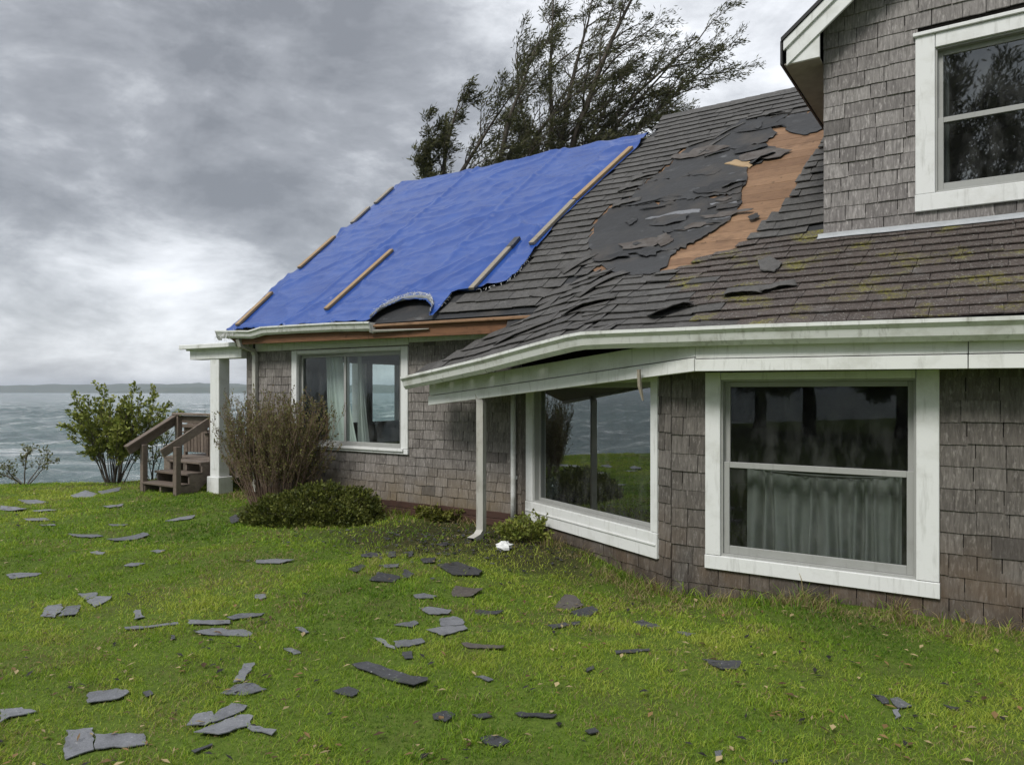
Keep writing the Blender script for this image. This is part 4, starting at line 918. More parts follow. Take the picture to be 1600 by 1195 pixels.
def batten(pa, pb, w, t, m, label, dz=.075):
    a = roof_hit(*pa); b = roof_hit(*pb); p = Vector((*a, float(P1(*a)) + dz)); q = Vector((*b, float(P1(*b)) + dz)); nrm = Vector((0, -.63, .777))
    mb = MB(); mb.bar(p, q, w, t, nrm); o = on_house(mb.build('batten', m, bevel=.004)); tag(o, label, 'batten', 'wooden battens holding down the tarp'); return o
BT = 'wooden battens holding down the tarp'
batten((509, 491), (612, 398), .085, .04, M['batten'], 'long brown wooden batten across the middle of the blue tarp')
o = batten((736, 461), (808, 382), .085, .04, M['batten_grey'], 'grey weathered batten low on the tarp with a dark upper end')
a = roof_hit(796, 396); b2 = roof_hit(809, 381); mb = MB(); mb.bar(Vector((*a, float(P1(*a)) + .078)), Vector((*b2, float(P1(*b2)) + .078)), .092, .045, Vector((0, -.63, .777))); mb.build('dark_end_wrap', M['scrap_dark'], o)
batten((830, 390), (896, 322), .085, .045, M['batten_grey'], 'lower tan batten along the right edge of the blue tarp')
batten((898, 320), (986, 238), .085, .045, M['batten'], 'upper tan batten along the right edge of the blue tarp')
for (y0, y1, m, lb) in ((-.3, .45, 'batten', 'lowest tan batten on the left rake of the tarp, above the gutter'), (1.08, 1.95, 'batten', 'tan batten halfway up the left edge of the tarp'),
                        (2.35, 2.85, 'batten_grey', 'short pale batten on the upper left edge of the tarp'), (2.98, 3.52, 'batten_grey', 'topmost pale batten on the left edge of the tarp near the ridge')):
    mb = MB(); x0 = .06 if y0 < 0 else -.04; mb.bar((x0 + (.06 if y0 < 0 else 0), y0, P1(0, y0) + .08), (x0 - .05, y1, P1(0, y1) + .08), .085, .04, Vector((0, -.63, .777)))
    tag(on_house(mb.build('batten', M[m], bevel=.004)), lb, 'batten', BT)

# ------------------------------------------------------------------ things inside, seen through the glass
def curtain(name, F, a0, a1, off, z0, z1, folds, amp, m, label, top_sag=0.0, side=None, seed=0):
    n = folds * 10; k = 14; V = []; r = np.random.default_rng(seed); ph = np.cumsum(np.repeat(r.uniform(.25, 1.9, n // 6 + 2), 6)[:n + 1]) * 2 * math.pi * folds / n; am = np.interp(np.arange(n + 1), np.arange(0, n + 12, 12), r.uniform(.25, 1.4, len(range(0, n + 12, 12))))
    for j in range(k + 1):
        t = j / k
        for i in range(n + 1):
            s = i / n; a = a0 + (a1 - a0) * s
            if side: a = side(s, t)
            sag = top_sag * (4 * s * (1 - s)) * t
            V.append(F(a, off + amp * am[i] * math.sin(ph[i] + .5 * math.sin(4 * t + ph[i] * .3)) * (.45 + .55 * (1 - t)), z0 + (z1 - z0) * t - sag))
    i, j = np.meshgrid(np.arange(n), np.arange(k)); b = (j * (n + 1) + i).ravel()
    return tag(on_house(np_mesh(name, np.array(V), [np.stack([b, b + 1, b + n + 2, b + n + 1], 1)], m, smooth=True)), label, 'curtain')
curtain('curtain', FC, hC[0] + .17, hC[1] - .12, -.22, .26, 1.02, 11, .075, M['curtain'], 'gathered grey-green cafe curtain behind the lower double-hung sash', .05, seed=3)
mb = MB(); mb.tube([FC(hC[0] + .02 + i * .135, -.22, 1.04 - .05 * 4 * (i / 12) * (1 - i / 12)) for i in range(13)], .006, 5); tag(on_house(mb.build('curtain_rod', M['vinyl'])), 'thin sagging rod carrying the gathered cafe curtain', 'curtain rod')
curtain('curtain', FA, 0, 0, -.26, .75, 2.3, 7, .03, M['curtain_light'], 'pale curtain drawn aside at the left of the sliding window', 0, lambda s, t: 1.55 + s * (.62 - .30 * t ** .8) + .10 * (1 - t), 5)
curtain('curtain', FA, 0, 0, -.24, .75, 2.3, 5, .03, M['curtain'], 'narrow dark curtain behind the middle stile of the sliding window', 0, lambda s, t: 2.24 + s * (.26 - .21 * t ** .7), 6)
curtain('curtain', FD, .98, 1.10, -.2, 3.6, 4.9, 3, .02, M['curtain'], 'narrow curtain at the left side of the dormer window', 0, seed=8)
mb = MB(); mb.box(.35, 2.6, 2.6, 3.3, .22, .75); mb.box(.35, 2.6, 3.3, 3.5, .22, 1.12); s = mb.build('sofa', M['sofa'], bevel=.05); tag(on_house(s), 'dark sofa inside the room behind the sliding window', 'sofa')
mb = MB(); V = []; n1_, n2_ = 16, 12                                  # crumpled clear bag on the sill of the picture window
for i in range(n2_ + 1):
    for j in range(n1_):
        th = math.pi * i / n2_; ph = 2 * math.pi * j / n1_; rr_ = .12 * (.65 + .7 * float(vnoise(j * 1.7 + 3, i * 1.3, 44))); 
        V.append(FB(hB[0] + .16 + rr_ * math.sin(th) * math.cos(ph), -.17 + .6 * rr_ * math.sin(th) * math.sin(ph), hB[2] + .16 + rr_ * 1.15 * math.cos(th)))
i, j = np.meshgrid(np.arange(n1_), np.arange(n2_)); i = i.ravel(); j = j.ravel(); jn = (i + 1) % n1_
tag(on_house(np_mesh('plastic_bag', np.array(V), [np.stack([j * n1_ + i, j * n1_ + jn, (j + 1) * n1_ + jn, (j + 1) * n1_ + i], 1)], M['plastic'])), 'crumpled clear plastic bag behind the picture window corner', 'plastic bag')

# ------------------------------------------------------------------ stairs and chair at the porch
st = empty('porch_stairs', to_world(-1.48, -.62, 0), HA); tag(st, 'weathered wooden stairs with handrails leading up to the porch', 'stairs')
w2 = .50; rise = .17; run = .235
for k in range(3):
    y0 = k * run; zt_ = rise * (k + 1)
    mb = MB(); mb.box(-w2 - .02, w2 - .04, y0 - .03, y0 + run + .01, zt_ - .038, zt_); mb.build('tread', M['deck'], st, bevel=.005)
for x in (-w2 + .03, 0, w2 - .06):
    mb = MB(); pts = [(0, -.05)]
    for k in range(3): pts += [(k * run, rise * k + (.0 if k else -.05)), (k * run, rise * (k + 1) - .04)]
    pts += [(3 * run, rise * 3 - .04), (3 * run, .30), (.30, -.05)]
    a = [(x - .02, p[0], p[1]) for p in pts]; b = [(x + .02, p[0], p[1]) for p in pts]; n = len(pts); mb.add(a + b, [tuple(range(n)), tuple(range(n, 2 * n))[::-1]] + [(i, (i + 1) % n, n + (i + 1) % n, n + i) for i in range(n)]); mb.build('stringer', M['deck'], st)
for x, y, zt_ in ((-w2 - .02, .02, .80), (w2 - .02, .0, .80), (-w2 - .02, .66, 1.27), (w2 - .02, .66, 1.30)):
    mb = MB(); mb.box(x - .045, x + .045, y - .045, y + .045, -.1, zt_); mb.build('post', M['deck'], st, bevel=.006)
for x in (-w2 - .02, w2 - .02):
    mb = MB(); mb.bar((x - .065, -.22, .70), (x - .065, .70, 1.22), .038, .14); mb.build('rail_board', M['deck'], st, bevel=.004)
    if x < 0: mb = MB(); mb.bar((x - .06, -.26, .77), (x - .06, .68, 1.30), .13, .035); mb.build('handrail', M['deck'], st, bevel=.004)
mb = MB(); mb.box(-w2 - .14, w2 + .10, .60, .74, 1.285, 1.325); mb.build('handrail', M['deck'], st, bevel=.005)
mb = MB(); mb.box(-w2, w2 + .0, .69, .725, 1.15, 1.275); mb.build('rail_board', M['deck'], st, bevel=.004)
ch = empty('wooden_chair', to_world(-2.33, .62, .51), HA + .1); tag(ch, 'weathered slat-back wooden garden chair on the porch deck', 'chair')
for k in range(7):
    x = -.27 + k * .09; h = .64 - .012 * abs(k - 3) ** 2 * 1.1
    mb = MB(); n = 5; top = [(x - .040 + .08 * i / n, h + .03 * math.sin(math.pi * i / n)) for i in range(n + 1)]; P = [(x - .036, .06), (x + .036, .06)] + top[::-1]
    a = [(p[0], -.03 + .12 * -p[1] * .2, p[1]) for p in P]; b = [(p[0], q[1] + .022, p[1]) for p, q in zip(P, a)]; m_ = len(P); mb.add(a + b, [tuple(range(m_)), tuple(range(m_, 2 * m_))[::-1]] + [(i, (i + 1) % m_, m_ + (i + 1) % m_, m_ + i) for i in range(m_)]); mb.build('back_slat', M['deck'], ch)
mb = MB(); mb.box(-.31, .31, .0, .03, .30, .37); mb.build('back_rail', M['deck'], ch, bevel=.004); mb = MB(); mb.box(-.31, .31, -.10, -.06, .52, .58); mb.build('back_rail', M['deck'], ch, bevel=.004)
for k in range(5): mb = MB(); mb.box(-.29, .29, .04 + k * .1, .13 + k * .1, .27, .29); mb.build('seat_slat', M['deck'], ch, bevel=.003)
for x in (-.31, .31):
    for y in (0, .5): mb = MB(); mb.box(x - .025, x + .025, y - .03, y + .03, 0, .42); mb.build('leg', M['deck'], ch, bevel=.003)
    mb = MB(); mb.box(x - .06, x + .06, -.08, .58, .42, .445); mb.build('armrest', M['deck'], ch, bevel=.004)

# ------------------------------------------------------------------ plants
class Plant:
    def __init__(s, seed): s.r = random.Random(seed); s.w = MB(); s.lp = []; s.ld = []; s.ls = []; s.lt = []; s.sp = .55
    def leafs(s, p, d, n, spread, size, tone):
        r = s.r
        for _ in range(n):
            s.lp.append((p.x + r.gauss(0, spread), p.y + r.gauss(0, spread), p.z + r.gauss(0, spread * .8)))
            v = Vector((d.x + r.gauss(0, s.sp), d.y + r.gauss(0, s.sp), d.z + r.gauss(0, s.sp))).normalized(); s.ld.append(tuple(v)); s.ls.append(size * r.uniform(.6, 1.35)); s.lt.append(tone)
    def branch(s, p, d, L, rad, lev, cfg):
        r = s.r; n = cfg['seg'][lev]; pts = [p.copy()]; dirs = [d.copy()]; c = p.copy()
        for i in range(n):
            d = (d + Vector((r.gauss(0, 1), r.gauss(0, 1), r.gauss(0, 1))) * cfg['wob'][lev] + Vector(cfg['wind']) * cfg['wk'][lev]).normalized(); c = c + d * (L / n); pts.append(c.copy()); dirs.append(d.copy())
        tip = cfg.get('tip', .35); s.w.tube(pts, [max(cfg.get('rmin', .002), rad * (1 - (1 - tip) * i / n)) for i in range(n + 1)], cfg['sides'][lev], False)
        if lev == cfg['levels'] - 1 or lev in cfg.get('leafy', ()):
            for i in range(1, n + 1):
                s.leafs(pts[i], dirs[i], cfg['nleaf'], cfg['lspread'], cfg['lsize'], r.random())
        if lev < cfg['levels'] - 1:
            k = cfg['kids'][lev]
            for j in range(k):
                t = cfg['start'][lev] + (1 - cfg['start'][lev]) * (j + r.random()) / k; f = t * n; i = min(n - 1, int(f)); q = pts[i].lerp(pts[i + 1], f - i); dd = dirs[i + 1]
                ax = dd.cross(Vector((r.gauss(0, 1), r.gauss(0, 1), r.gauss(0, 1)))).normalized(); a = math.radians(cfg['ang'][lev] * r.uniform(.65, 1.3)); nd = (dd * math.cos(a) + ax * math.sin(a)).normalized()
                s.branch(q, nd, L * cfg['len'][lev] * r.uniform(.65, 1.2) * (1 - .45 * t), rad * cfg['rr'][lev] * (1 - .45 * t), lev + 1, cfg)
    def finish(s, root, wm, pal, wname='trunk', lname='crown', asp=.32):
        s.w.build(wname, wm, root, smooth=True)
        P = np.array(s.lp); D = np.array(s.ld); Z = np.array(s.ls)[:, None]; T = np.array(s.lt); n = len(P); g = np.random.default_rng(3); rv = g.normal(size=(n, 3)); W_ = np.cross(D, rv); W_ /= np.linalg.norm(W_, axis=1)[:, None] + 1e-9
        U = np.cross(W_, D)
        V = np.stack([P, P + D * Z * .5 + W_ * Z * asp + U * Z * .06, P + D * Z, P + D * Z * .5 - W_ * Z * asp + U * Z * .06], 1).reshape(-1, 3); pal = np.array(pal)
        t = np.clip(T * .6 + g.random(n) * .4, 0, .999) * (len(pal) - 1); i = t.astype(int); c = pal[i] * (1 - (t - i))[:, None] + pal[i + 1] * (t - i)[:, None]; c = c * g.uniform(.75, 1.25, (n, 1))
        b = np.arange(n) * 4; np_mesh(lname, V, [np.stack([b, b + 1, b + 2, b + 3], 1)], M['leaf'], root, cols=np.repeat(c, 4, 0)); return n
TREEPAL = [(.046, .052, .024), (.078, .084, .035), (.112, .112, .046), (.11, .10, .06)]
def tree(name, px, dist, fork, stems, label, seed, cfgx={}, group='wind-bent trees behind the cottage', wind=(1, -.1, .35)):
    X = (px - 800) / FPX * dist; root = empty(name, (X, dist, float(gz(X, dist)) - .1)); tag(root, label, 'tree', group); P = Plant(seed); P.sp = .38
    cfg = dict(levels=4, seg=[9, 6, 5, 3], wob=[.05, .10, .13, .16], wind=wind, wk=[.035, .11, .17, .20], sides=[7, 5, 4, 3], kids=[15, 7, 4], start=[.12, .12, .12], ang=[38, 38, 38], len=[.36, .46, .46], rr=[.34, .5, .55], nleaf=2, lspread=.05, lsize=.115, rmin=.004, leafy=(2,), tip=.15); cfg.update(cfgx)
    P.w.tube([(0, 0, 0), (.05, 0, fork * .5), (0, 0, fork + .1)], [.30, .26, .22], 9)
    for (dx, dz, L, rad, z0) in stems: P.branch(Vector((0, 0, fork - z0)), Vector((dx, P.r.uniform(-.15, .15), dz)).normalized(), L, rad, 0, cfg)
    print(name, P.finish(root, M['bark'], TREEPAL, asp=.11)); return root
tree('leaning_tree', 872, 19.5, 6.6, [(-.30, 1, 5.0, .09, .6), (-.12, 1, 6.2, .10, .2), (.04, 1, 6.6, .11, 0), (.20, 1, 6.8, .12, 0), (.38, 1, 6.6, .10, 0), (.58, 1, 5.8, .10, .2), (.85, 1, 6.2, .11, 0), (1.0, .75, 3.6, .07, .7), (-.6, 1, 3.2, .06, .8), (.3, 1, 4.5, .08, .3), (.7, 1, 4.2, .07, .4)], 'largest dark tree bent to the right by wind, behind the tarp ridge', 5)
tree('leaning_tree', 775, 18.6, 6.3, [(-.3, 1, 2.8, .07, .5), (.06, 1, 4.4, .09, 0), (.30, 1, 4.8, .08, .2), (.6, 1, 3.4, .07, .4)], 'middle thin tree between the small left tree and the big leaning tree', 15, dict(kids=[12, 6, 3]))
tree('leaning_tree', 690, 17.8, 6.3, [(-.75, 1, 1.9, .05, .5), (-.40, 1, 2.3, .06, .4), (.0, 1, 2.6, .07, 0), (.45, 1, 3.2, .07, .1), (.9, 1, 2.4, .05, .3)], 'smallest leftmost tree showing above the blue tarp ridge', 25, dict(kids=[12, 6, 3]))
def shrub_root(name, px, d, label, cat='shrub'):
    X = (px - 800) / FPX * d; r = empty(name, (X, d, float(gz(X, d)) - .02)); return tag(r, label, cat)
def shrub(root, seed, nst, L, lean, rad, cfg, pal, wm, base_r=.15, asp=.32, lmin=.7):
    P = Plant(seed)
    for k in range(nst):
        a = 2 * math.pi * (k + P.r.random()) / nst; q = P.r.random() ** .6; le = lean * q
        P.branch(Vector((math.cos(a) * base_r * q, math.sin(a) * base_r * q, 0)), Vector((math.cos(a) * le, math.sin(a) * le * .8, 1)).normalized(), L * P.r.uniform(lmin, 1.08), rad * P.r.uniform(.6, 1.1), 0, cfg)
    print(root.name, P.finish(root, wm, pal, 'stems', 'leaves', asp))
GREEN = [(.11, .145, .028), (.175, .215, .040), (.25, .275, .055), (.29, .28, .075)]
shrub(shrub_root('leafy_shrub', 178, 14.0, 'vase-shaped green leafy shrub at the lawn edge left of the stairs'), 41, 26, 1.62, .50, .015,
      dict(levels=3, seg=[8, 5, 3], wob=[.07, .12, .15], wind=(.2, 0, .4), wk=[.03, .06, .08], sides=[5, 4, 3], kids=[8, 3], start=[.3, .2], ang=[26, 34], len=[.30, .5], rr=[.5, .6], nleaf=3, lspread=.02, lsize=.062, leafy=(1,), rmin=.003), GREEN, M['bark'], .16)
shrub(shrub_root('bare_sapling', 38, 13.9, 'small sparse sapling at the far left lawn edge'), 42, 7, .85, 1.25, .014,
      dict(levels=3, seg=[6, 4, 2], wob=[.12, .14, .15], wind=(0, 0, .3), wk=[.03, .06, .08], sides=[5, 4, 3], kids=[5, 2], start=[.4, .3], ang=[34, 40], len=[.42, .5], rr=[.5, .6], nleaf=2, lspread=.03, lsize=.05, leafy=(1,), rmin=.003), [(.09, .10, .03), (.13, .14, .05), (.16, .15, .07)], M['bark'], .05)
shrub(shrub_root('slender_shrub', 238, 14.3, 'slender half-bare shrub right behind the stair rail'), 43, 7, 1.35, .42, .012,
      dict(levels=3, seg=[7, 4, 2], wob=[.08, .14, .15], wind=(.1, 0, .3), wk=[.03, .06, .08], sides=[5, 4, 3], kids=[6, 3], start=[.3, .3], ang=[38, 40], len=[.36, .5], rr=[.5, .6], nleaf=2, lspread=.03, lsize=.05, leafy=(1,), rmin=.003), GREEN, M['bark'], .06)
tb = shrub_root('twiggy_bush', 428, 10.9, 'big upright brown twiggy bush in front of the cottage corner'); tb.rotation_euler = (0, 0, HA); tb.scale = (1.12, .55, 1)
shrub(tb, 44, 150, 1.50, .62, .008,
      dict(levels=3, seg=[8, 5, 3], wob=[.05, .10, .12], wind=(0, 0, 1), wk=[.05, .06, .08], sides=[4, 3, 3], kids=[9, 4], start=[.25, .2], ang=[18, 22], len=[.30, .5], rr=[.6, .7], nleaf=1, lspread=.014, lsize=.034, leafy=(1,), rmin=.0022), [(.115, .078, .042), (.135, .11, .045), (.12, .13, .035), (.19, .18, .06)], M['twig'], .40, .30)
rt = shrub_root('low_evergreen_bush', 490, 9.75, 'low spreading dark green bush below the twiggy bush'); P = Plant(45); r_ = random.Random(46)
for (cx, cy, rx, ry, rz_, n) in ((-.45, -.1, .42, .38, .34, 2600), (.05, .0, .55, .45, .50, 4200), (.48, .1, .42, .40, .42, 2800), (-.15, -.32, .5, .3, .26, 2000), (.35, -.28, .42, .3, .30, 2000), (-.68, .0, .25, .25, .2, 900)):
    for _ in range(n // 9):
        a = r_.uniform(0, 2 * math.pi); u = r_.uniform(-.1, 1); q = math.sqrt(max(0, 1 - u * u)); k = r_.uniform(.72, 1.06); d = Vector((q * math.cos(a), q * math.sin(a), u))
        p = Vector((cx + d.x * rx * k, cy + d.y * ry * k, max(.03, d.z * rz_ * k))); P.leafs(p, d + Vector((0, 0, .35)), 13, .026, .042, r_.random())
    for _ in range(14):
        a = r_.uniform(0, 2 * math.pi); q = r_.uniform(.3, .9); P.w.tube([(cx * .4, cy * .4, 0), (cx * .8 + .4 * q * rx * math.cos(a), cy * .8 + .4 * q * ry * math.sin(a), rz_ * .4), (cx + q * rx * math.cos(a), cy + q * ry * math.sin(a), rz_ * .75)], [.012, .008, .004], 4, False)
P.finish(rt, M['bark'], [(.040, .055, .011), (.075, .092, .016), (.125, .14, .026), (.19, .19, .045)], 'stems', 'leaves', .30)
# trees across the lawn behind the viewer, seen mirrored in the dark panes
for k, (X, Y, h) in enumerate(((-12.0, -13.0, 1.9), (-15.5, -12.0, 2.2), (-19.5, -8.5, 1.7), (-9.0, -17.0, 2.3), (-20.5, -14.0, 2.2))):
    r = tree('lawn_tree', 800, 19, 1.0 * h, [(-1, .35, 3.0, .06, .1), (1, .35, 3.0, .06, .1), (-.6, .3, 2.4, .06, .3), (.5, .25, 2.4, .06, .3),(-.5, 1, 5.2 * h, .13, .2), (.0, 1, 6.2 * h, .16, 0), (.5, 1, 5.2 * h, .13, .1), (.8, .6, 3.6 * h, .08, .5), (-.9, .6, 3.6 * h, .08, .5)],
             ['tree behind the viewer, mirrored left in the dormer window', 'tall tree behind the viewer, mirrored in the dormer panes', 'short tree behind the viewer, mirrored in the double-hung panes', 'rightmost tree behind the viewer, mirrored in the panes', 'far left tree behind the viewer, mirrored in the picture window'][k], 60 + k,
             dict(levels=3, kids=[14, 9], nleaf=9, lspread=.16, lsize=.30, leafy=(1,)), 'trees behind the viewer mirrored in the panes', (.2, 0, .2)); r.location = (X, Y, 0)
def weed(px, py, n, h, spread, label, seed, pal=GREEN):
    d = EYE * FPX / (py - HOR); root = shrub_root('weed_clump', px, d, label, 'weed'); root['group'] = 'weeds at the foot of the walls'
    shrub(root, seed, n, h, .9, .004, dict(levels=2, seg=[5, 3], wob=[.12, .15], wind=(0, 0, -.2), wk=[.04, .05], sides=[3, 3], kids=[5], start=[.2], ang=[45], len=[.4], rr=[.6], nleaf=4, lspread=.015, lsize=.045, leafy=(0,), rmin=.0018), pal, M['twig'], spread, .30, .5)
weed(820, 845, 26, .30, .16, 'leafy weeds against the corner of the angled bay wall', 51); weed(690, 812, 26, .24, .22, 'yellow-green weeds against the skirting boards left of the downspout', 52, [(.10, .12, .02), (.16, .17, .03), (.2, .19, .05)])
weed(790, 800, 14, .26, .1, 'sparse weeds behind the downspout at the pipe foot', 53)

# ------------------------------------------------------------------ torn shingles on the lawn (outlines as they lie on the ground)
ZA = lambda p: (p[0] / 2.626, 740 + p[1] / 2.626); ZB = lambda p: (400 + p[0] / 2.6667, 780 + p[1] / 2.6667); ZC = lambda p: (900 + p[0] / 2.2857, 840 + p[1] / 2.2857)
DA = [[(270, 1050), (383, 1043), (385, 1135), (268, 1172)], [(388, 1075), (590, 1066), (606, 1108), (390, 1135)], [(365, 905), (480, 885), (530, 908), (490, 930), (360, 950)], [(585, 905), (615, 895), (630, 912), (600, 925)],
      [(0, 965), (90, 960), (150, 978), (100, 990), (40, 1000), (0, 1025)], [(800, 990), (870, 980), (880, 1000), (845, 1040), (765, 1040)], [(890, 985), (950, 950), (1015, 955), (1000, 975), (900, 1020), (870, 1030)],
      [(845, 1045), (985, 995), (1040, 1000), (1030, 1035), (900, 1082), (795, 1075)], [(1020, 1030), (1135, 1055), (1115, 1077), (1015, 1048)], [(1000, 780), (1045, 775), (1000, 858), (957, 860)], [(905, 905), (965, 868), (1040, 862), (1095, 885), (1000, 912)],
      [(800, 655), (870, 633), (1010, 640), (1037, 652), (1030, 663), (840, 663)], [(770, 602), (945, 600), (945, 617), (780, 620)], [(930, 590), (1000, 570), (1088, 568), (1070, 580), (960, 600)], [(510, 630), (730, 610), (735, 618), (515, 637)],
      [(555, 560), (578, 558), (595, 585), (550, 598)], [(165, 580), (190, 535), (252, 525), (258, 545), (225, 583)], [(240, 580), (265, 540), (335, 530), (310, 575)], [(322, 490), (398, 484), (400, 500), (355, 515)], [(355, 520), (400, 503), (460, 503), (440, 520), (390, 545)],
      [(25, 410), (85, 402), (172, 402), (150, 412), (45, 424)], [(508, 373), (540, 362), (598, 363), (555, 380)], [(368, 320), (400, 315), (434, 320), (420, 328), (385, 328)], [(615, 313), (650, 307), (680, 312), (650, 322)],
      [(435, 262), (520, 250), (590, 240), (612, 248), (560, 262), (470, 270)], [(280, 243), (400, 243), (425, 250), (380, 257), (300, 250)], [(95, 192), (190, 188), (205, 196), (120, 200)], [(675, 188), (740, 172), (800, 165), (790, 178), (720, 188)], [(445, 205), (525, 203), (510, 212), (460, 212)],
      [(0, 140), (60, 140), (120, 148), (80, 158), (0, 150)], [(125, 152), (200, 147), (235, 150), (160, 160)], [(75, 112), (150, 106), (200, 118), (120, 123)], [(290, 88), (350, 66), (400, 78), (380, 95), (300, 97)], [(400, 72), (495, 55), (490, 68), (420, 82)], [(420, 135), (510, 125), (500, 135), (440, 142)], [(160, 210), (225, 207), (230, 214), (175, 215)],
      [(1045, 495), (1085, 490), (1093, 503), (1070, 514), (1045, 508)], [(1210, 630), (1240, 627), (1268, 650), (1245, 655)], [(1163, 712), (1195, 710), (1235, 732), (1205, 740)], [(940, 178), (965, 165), (1000, 168), (990, 190), (950, 205)], [(785, 1135), (870, 1105), (873, 1113), (800, 1147)], [(700, 665), (715, 665), (718, 680), (700, 685)]]
DB = [[(480, 325), (510, 303), (600, 318), (580, 340), (470, 338)], [(605, 330), (620, 290), (655, 300), (640, 325)], [(755, 270), (840, 252), (945, 290), (930, 308), (820, 310)], [(815, 380), (830, 348), (945, 362), (900, 388), (820, 390)], [(655, 395), (700, 388), (755, 397), (740, 408), (670, 408)],
      [(680, 448), (720, 443), (815, 455), (800, 470), (720, 472)], [(765, 490), (820, 478), (860, 492), (865, 512), (770, 518)], [(710, 535), (760, 522), (870, 515), (882, 530), (780, 563)], [(575, 515), (660, 498), (678, 510), (650, 525)], [(490, 570), (520, 572), (580, 620), (550, 612)],
      [(570, 585), (690, 572), (705, 590), (640, 608), (590, 612)], [(610, 630), (650, 625), (655, 655), (620, 660)], [(400, 695), (465, 683), (715, 745), (715, 760), (660, 782)], [(910, 445), (1032, 447), (1010, 460), (915, 465)], [(855, 595), (880, 588), (1035, 605), (1030, 618), (870, 605)],
      [(912, 730), (945, 728), (990, 745), (970, 752)], [(1215, 505), (1290, 488), (1310, 500), (1235, 522)], [(1312, 488), (1355, 485), (1350, 497), (1318, 500)], [(1240, 400), (1285, 355), (1330, 360), (1365, 395), (1320, 410), (1250, 415)], [(1310, 430), (1400, 405), (1425, 425), (1385, 448), (1340, 445)],
      [(320, 800), (385, 775), (430, 795), (400, 820)], [(735, 890), (790, 878), (830, 895), (790, 925), (740, 912)], [(900, 890), (960, 880), (985, 895), (930, 905)],
      [(1080, 880), (1105, 875), (1255, 890), (1240, 903), (1100, 895)], [(930, 985), (1000, 972), (1060, 1000), (1020, 1020), (950, 1005)], [(1370, 965), (1410, 953), (1430, 970), (1390, 980)], [(1495, 630), (1640, 618), (1640, 628), (1500, 642)], [(1375, 700), (1405, 685), (1410, 700), (1380, 715)],
      [(435, 230), (480, 220), (530, 225), (510, 240), (445, 242)], [(540, 215), (580, 212), (585, 240), (555, 245)], [(630, 220), (650, 212), (655, 235), (635, 240)], [(690, 245), (750, 242), (740, 262), (695, 262)], [(385, 290), (440, 265), (460, 275), (420, 305)], [(0, 252), (90, 248), (160, 255), (100, 266), (0, 264)],
      [(525, 270), (595, 265), (590, 280), (535, 282)], [(755, 190), (780, 180), (805, 184), (795, 195)]]
DC = [[(205, 275), (240, 268), (305, 295), (260, 305)], [(450, 440), (590, 447), (575, 475), (520, 475)], [(360, 325), (430, 330), (400, 340)], [(1055, 560), (1100, 565), (1118, 590), (1095, 592)], [(1122, 575), (1150, 570), (1200, 600), (1150, 608)], [(1130, 615), (1155, 610), (1160, 635), (1140, 645)], [(1310, 597), (1370, 610), (1350, 618)],
      [(495, 760), (525, 755), (520, 785), (500, 785)], [(690, 790), (760, 790), (750, 802), (700, 802)]]
SCR = [[ZA(p) for p in q] for q in DA] + [[ZB(p) for p in q] for q in DB] + [[ZC(p) for p in q] for q in DC]
SCR_W = []; sr = random.Random(77); info = []
for Q in SCR:
    z = .013; W_ = []
    for px, py in Q: d = (EYE - z) * FPX / (py - HOR); W_.append(((px - 800) / FPX * d, d))
    SCR_W.append(W_); cx = sum(p[0] for p in Q) / len(Q); cy = sum(p[1] for p in Q) / len(Q); info.append((cx, cy))
def region(cx, cy):
    if cy < 835 and cx < 330: return 'between the far lawn edge and the wooden stairs'
    if cx < 480 and cy < 950: return 'on the lawn left of the low green bush'
    if cx < 240 and cy < 1010: return 'on the left lawn, middle distance'
    if cx < 480 and cy < 1040: return 'in mid-lawn below the stairs'
    if cx < 260: return 'in the lower left lawn corner'
    if cx < 470: return 'in the foreground left of centre'
    if cy < 905 and cx < 800: return 'on the lawn near the downspout foot'
    if cx < 720 and cy < 1060: return 'in the middle of the lawn'
    if cx < 800 and cy < 1060: return 'in mid-lawn below the downspout'
    if cx < 1100 and cy < 1060: return 'on the lawn below the picture window'
    if cx < 1000: return 'in the centre foreground'
    return 'on the right lawn below the double-hung window'
reg = {}
for k, (cx, cy) in enumerate(info): reg.setdefault(region(cx, cy), []).append(k)
ORD = ['first', 'second', 'third', 'fourth', 'fifth', 'sixth', 'seventh', 'eighth', 'ninth', 'tenth', 'eleventh', 'twelfth', 'thirteenth', 'fourteenth', 'fifteenth', 'sixteenth', 'seventeenth', 'eighteenth', 'nineteenth', 'twentieth']
LAB = {}
for rg, ks in reg.items():
    ks.sort(key=lambda k: info[k][0])
    for i, k in enumerate(ks): LAB[k] = (rg, 'leftmost there' if i == 0 else ('rightmost there' if i == len(ks) - 1 else ORD[i] + ' from left'))
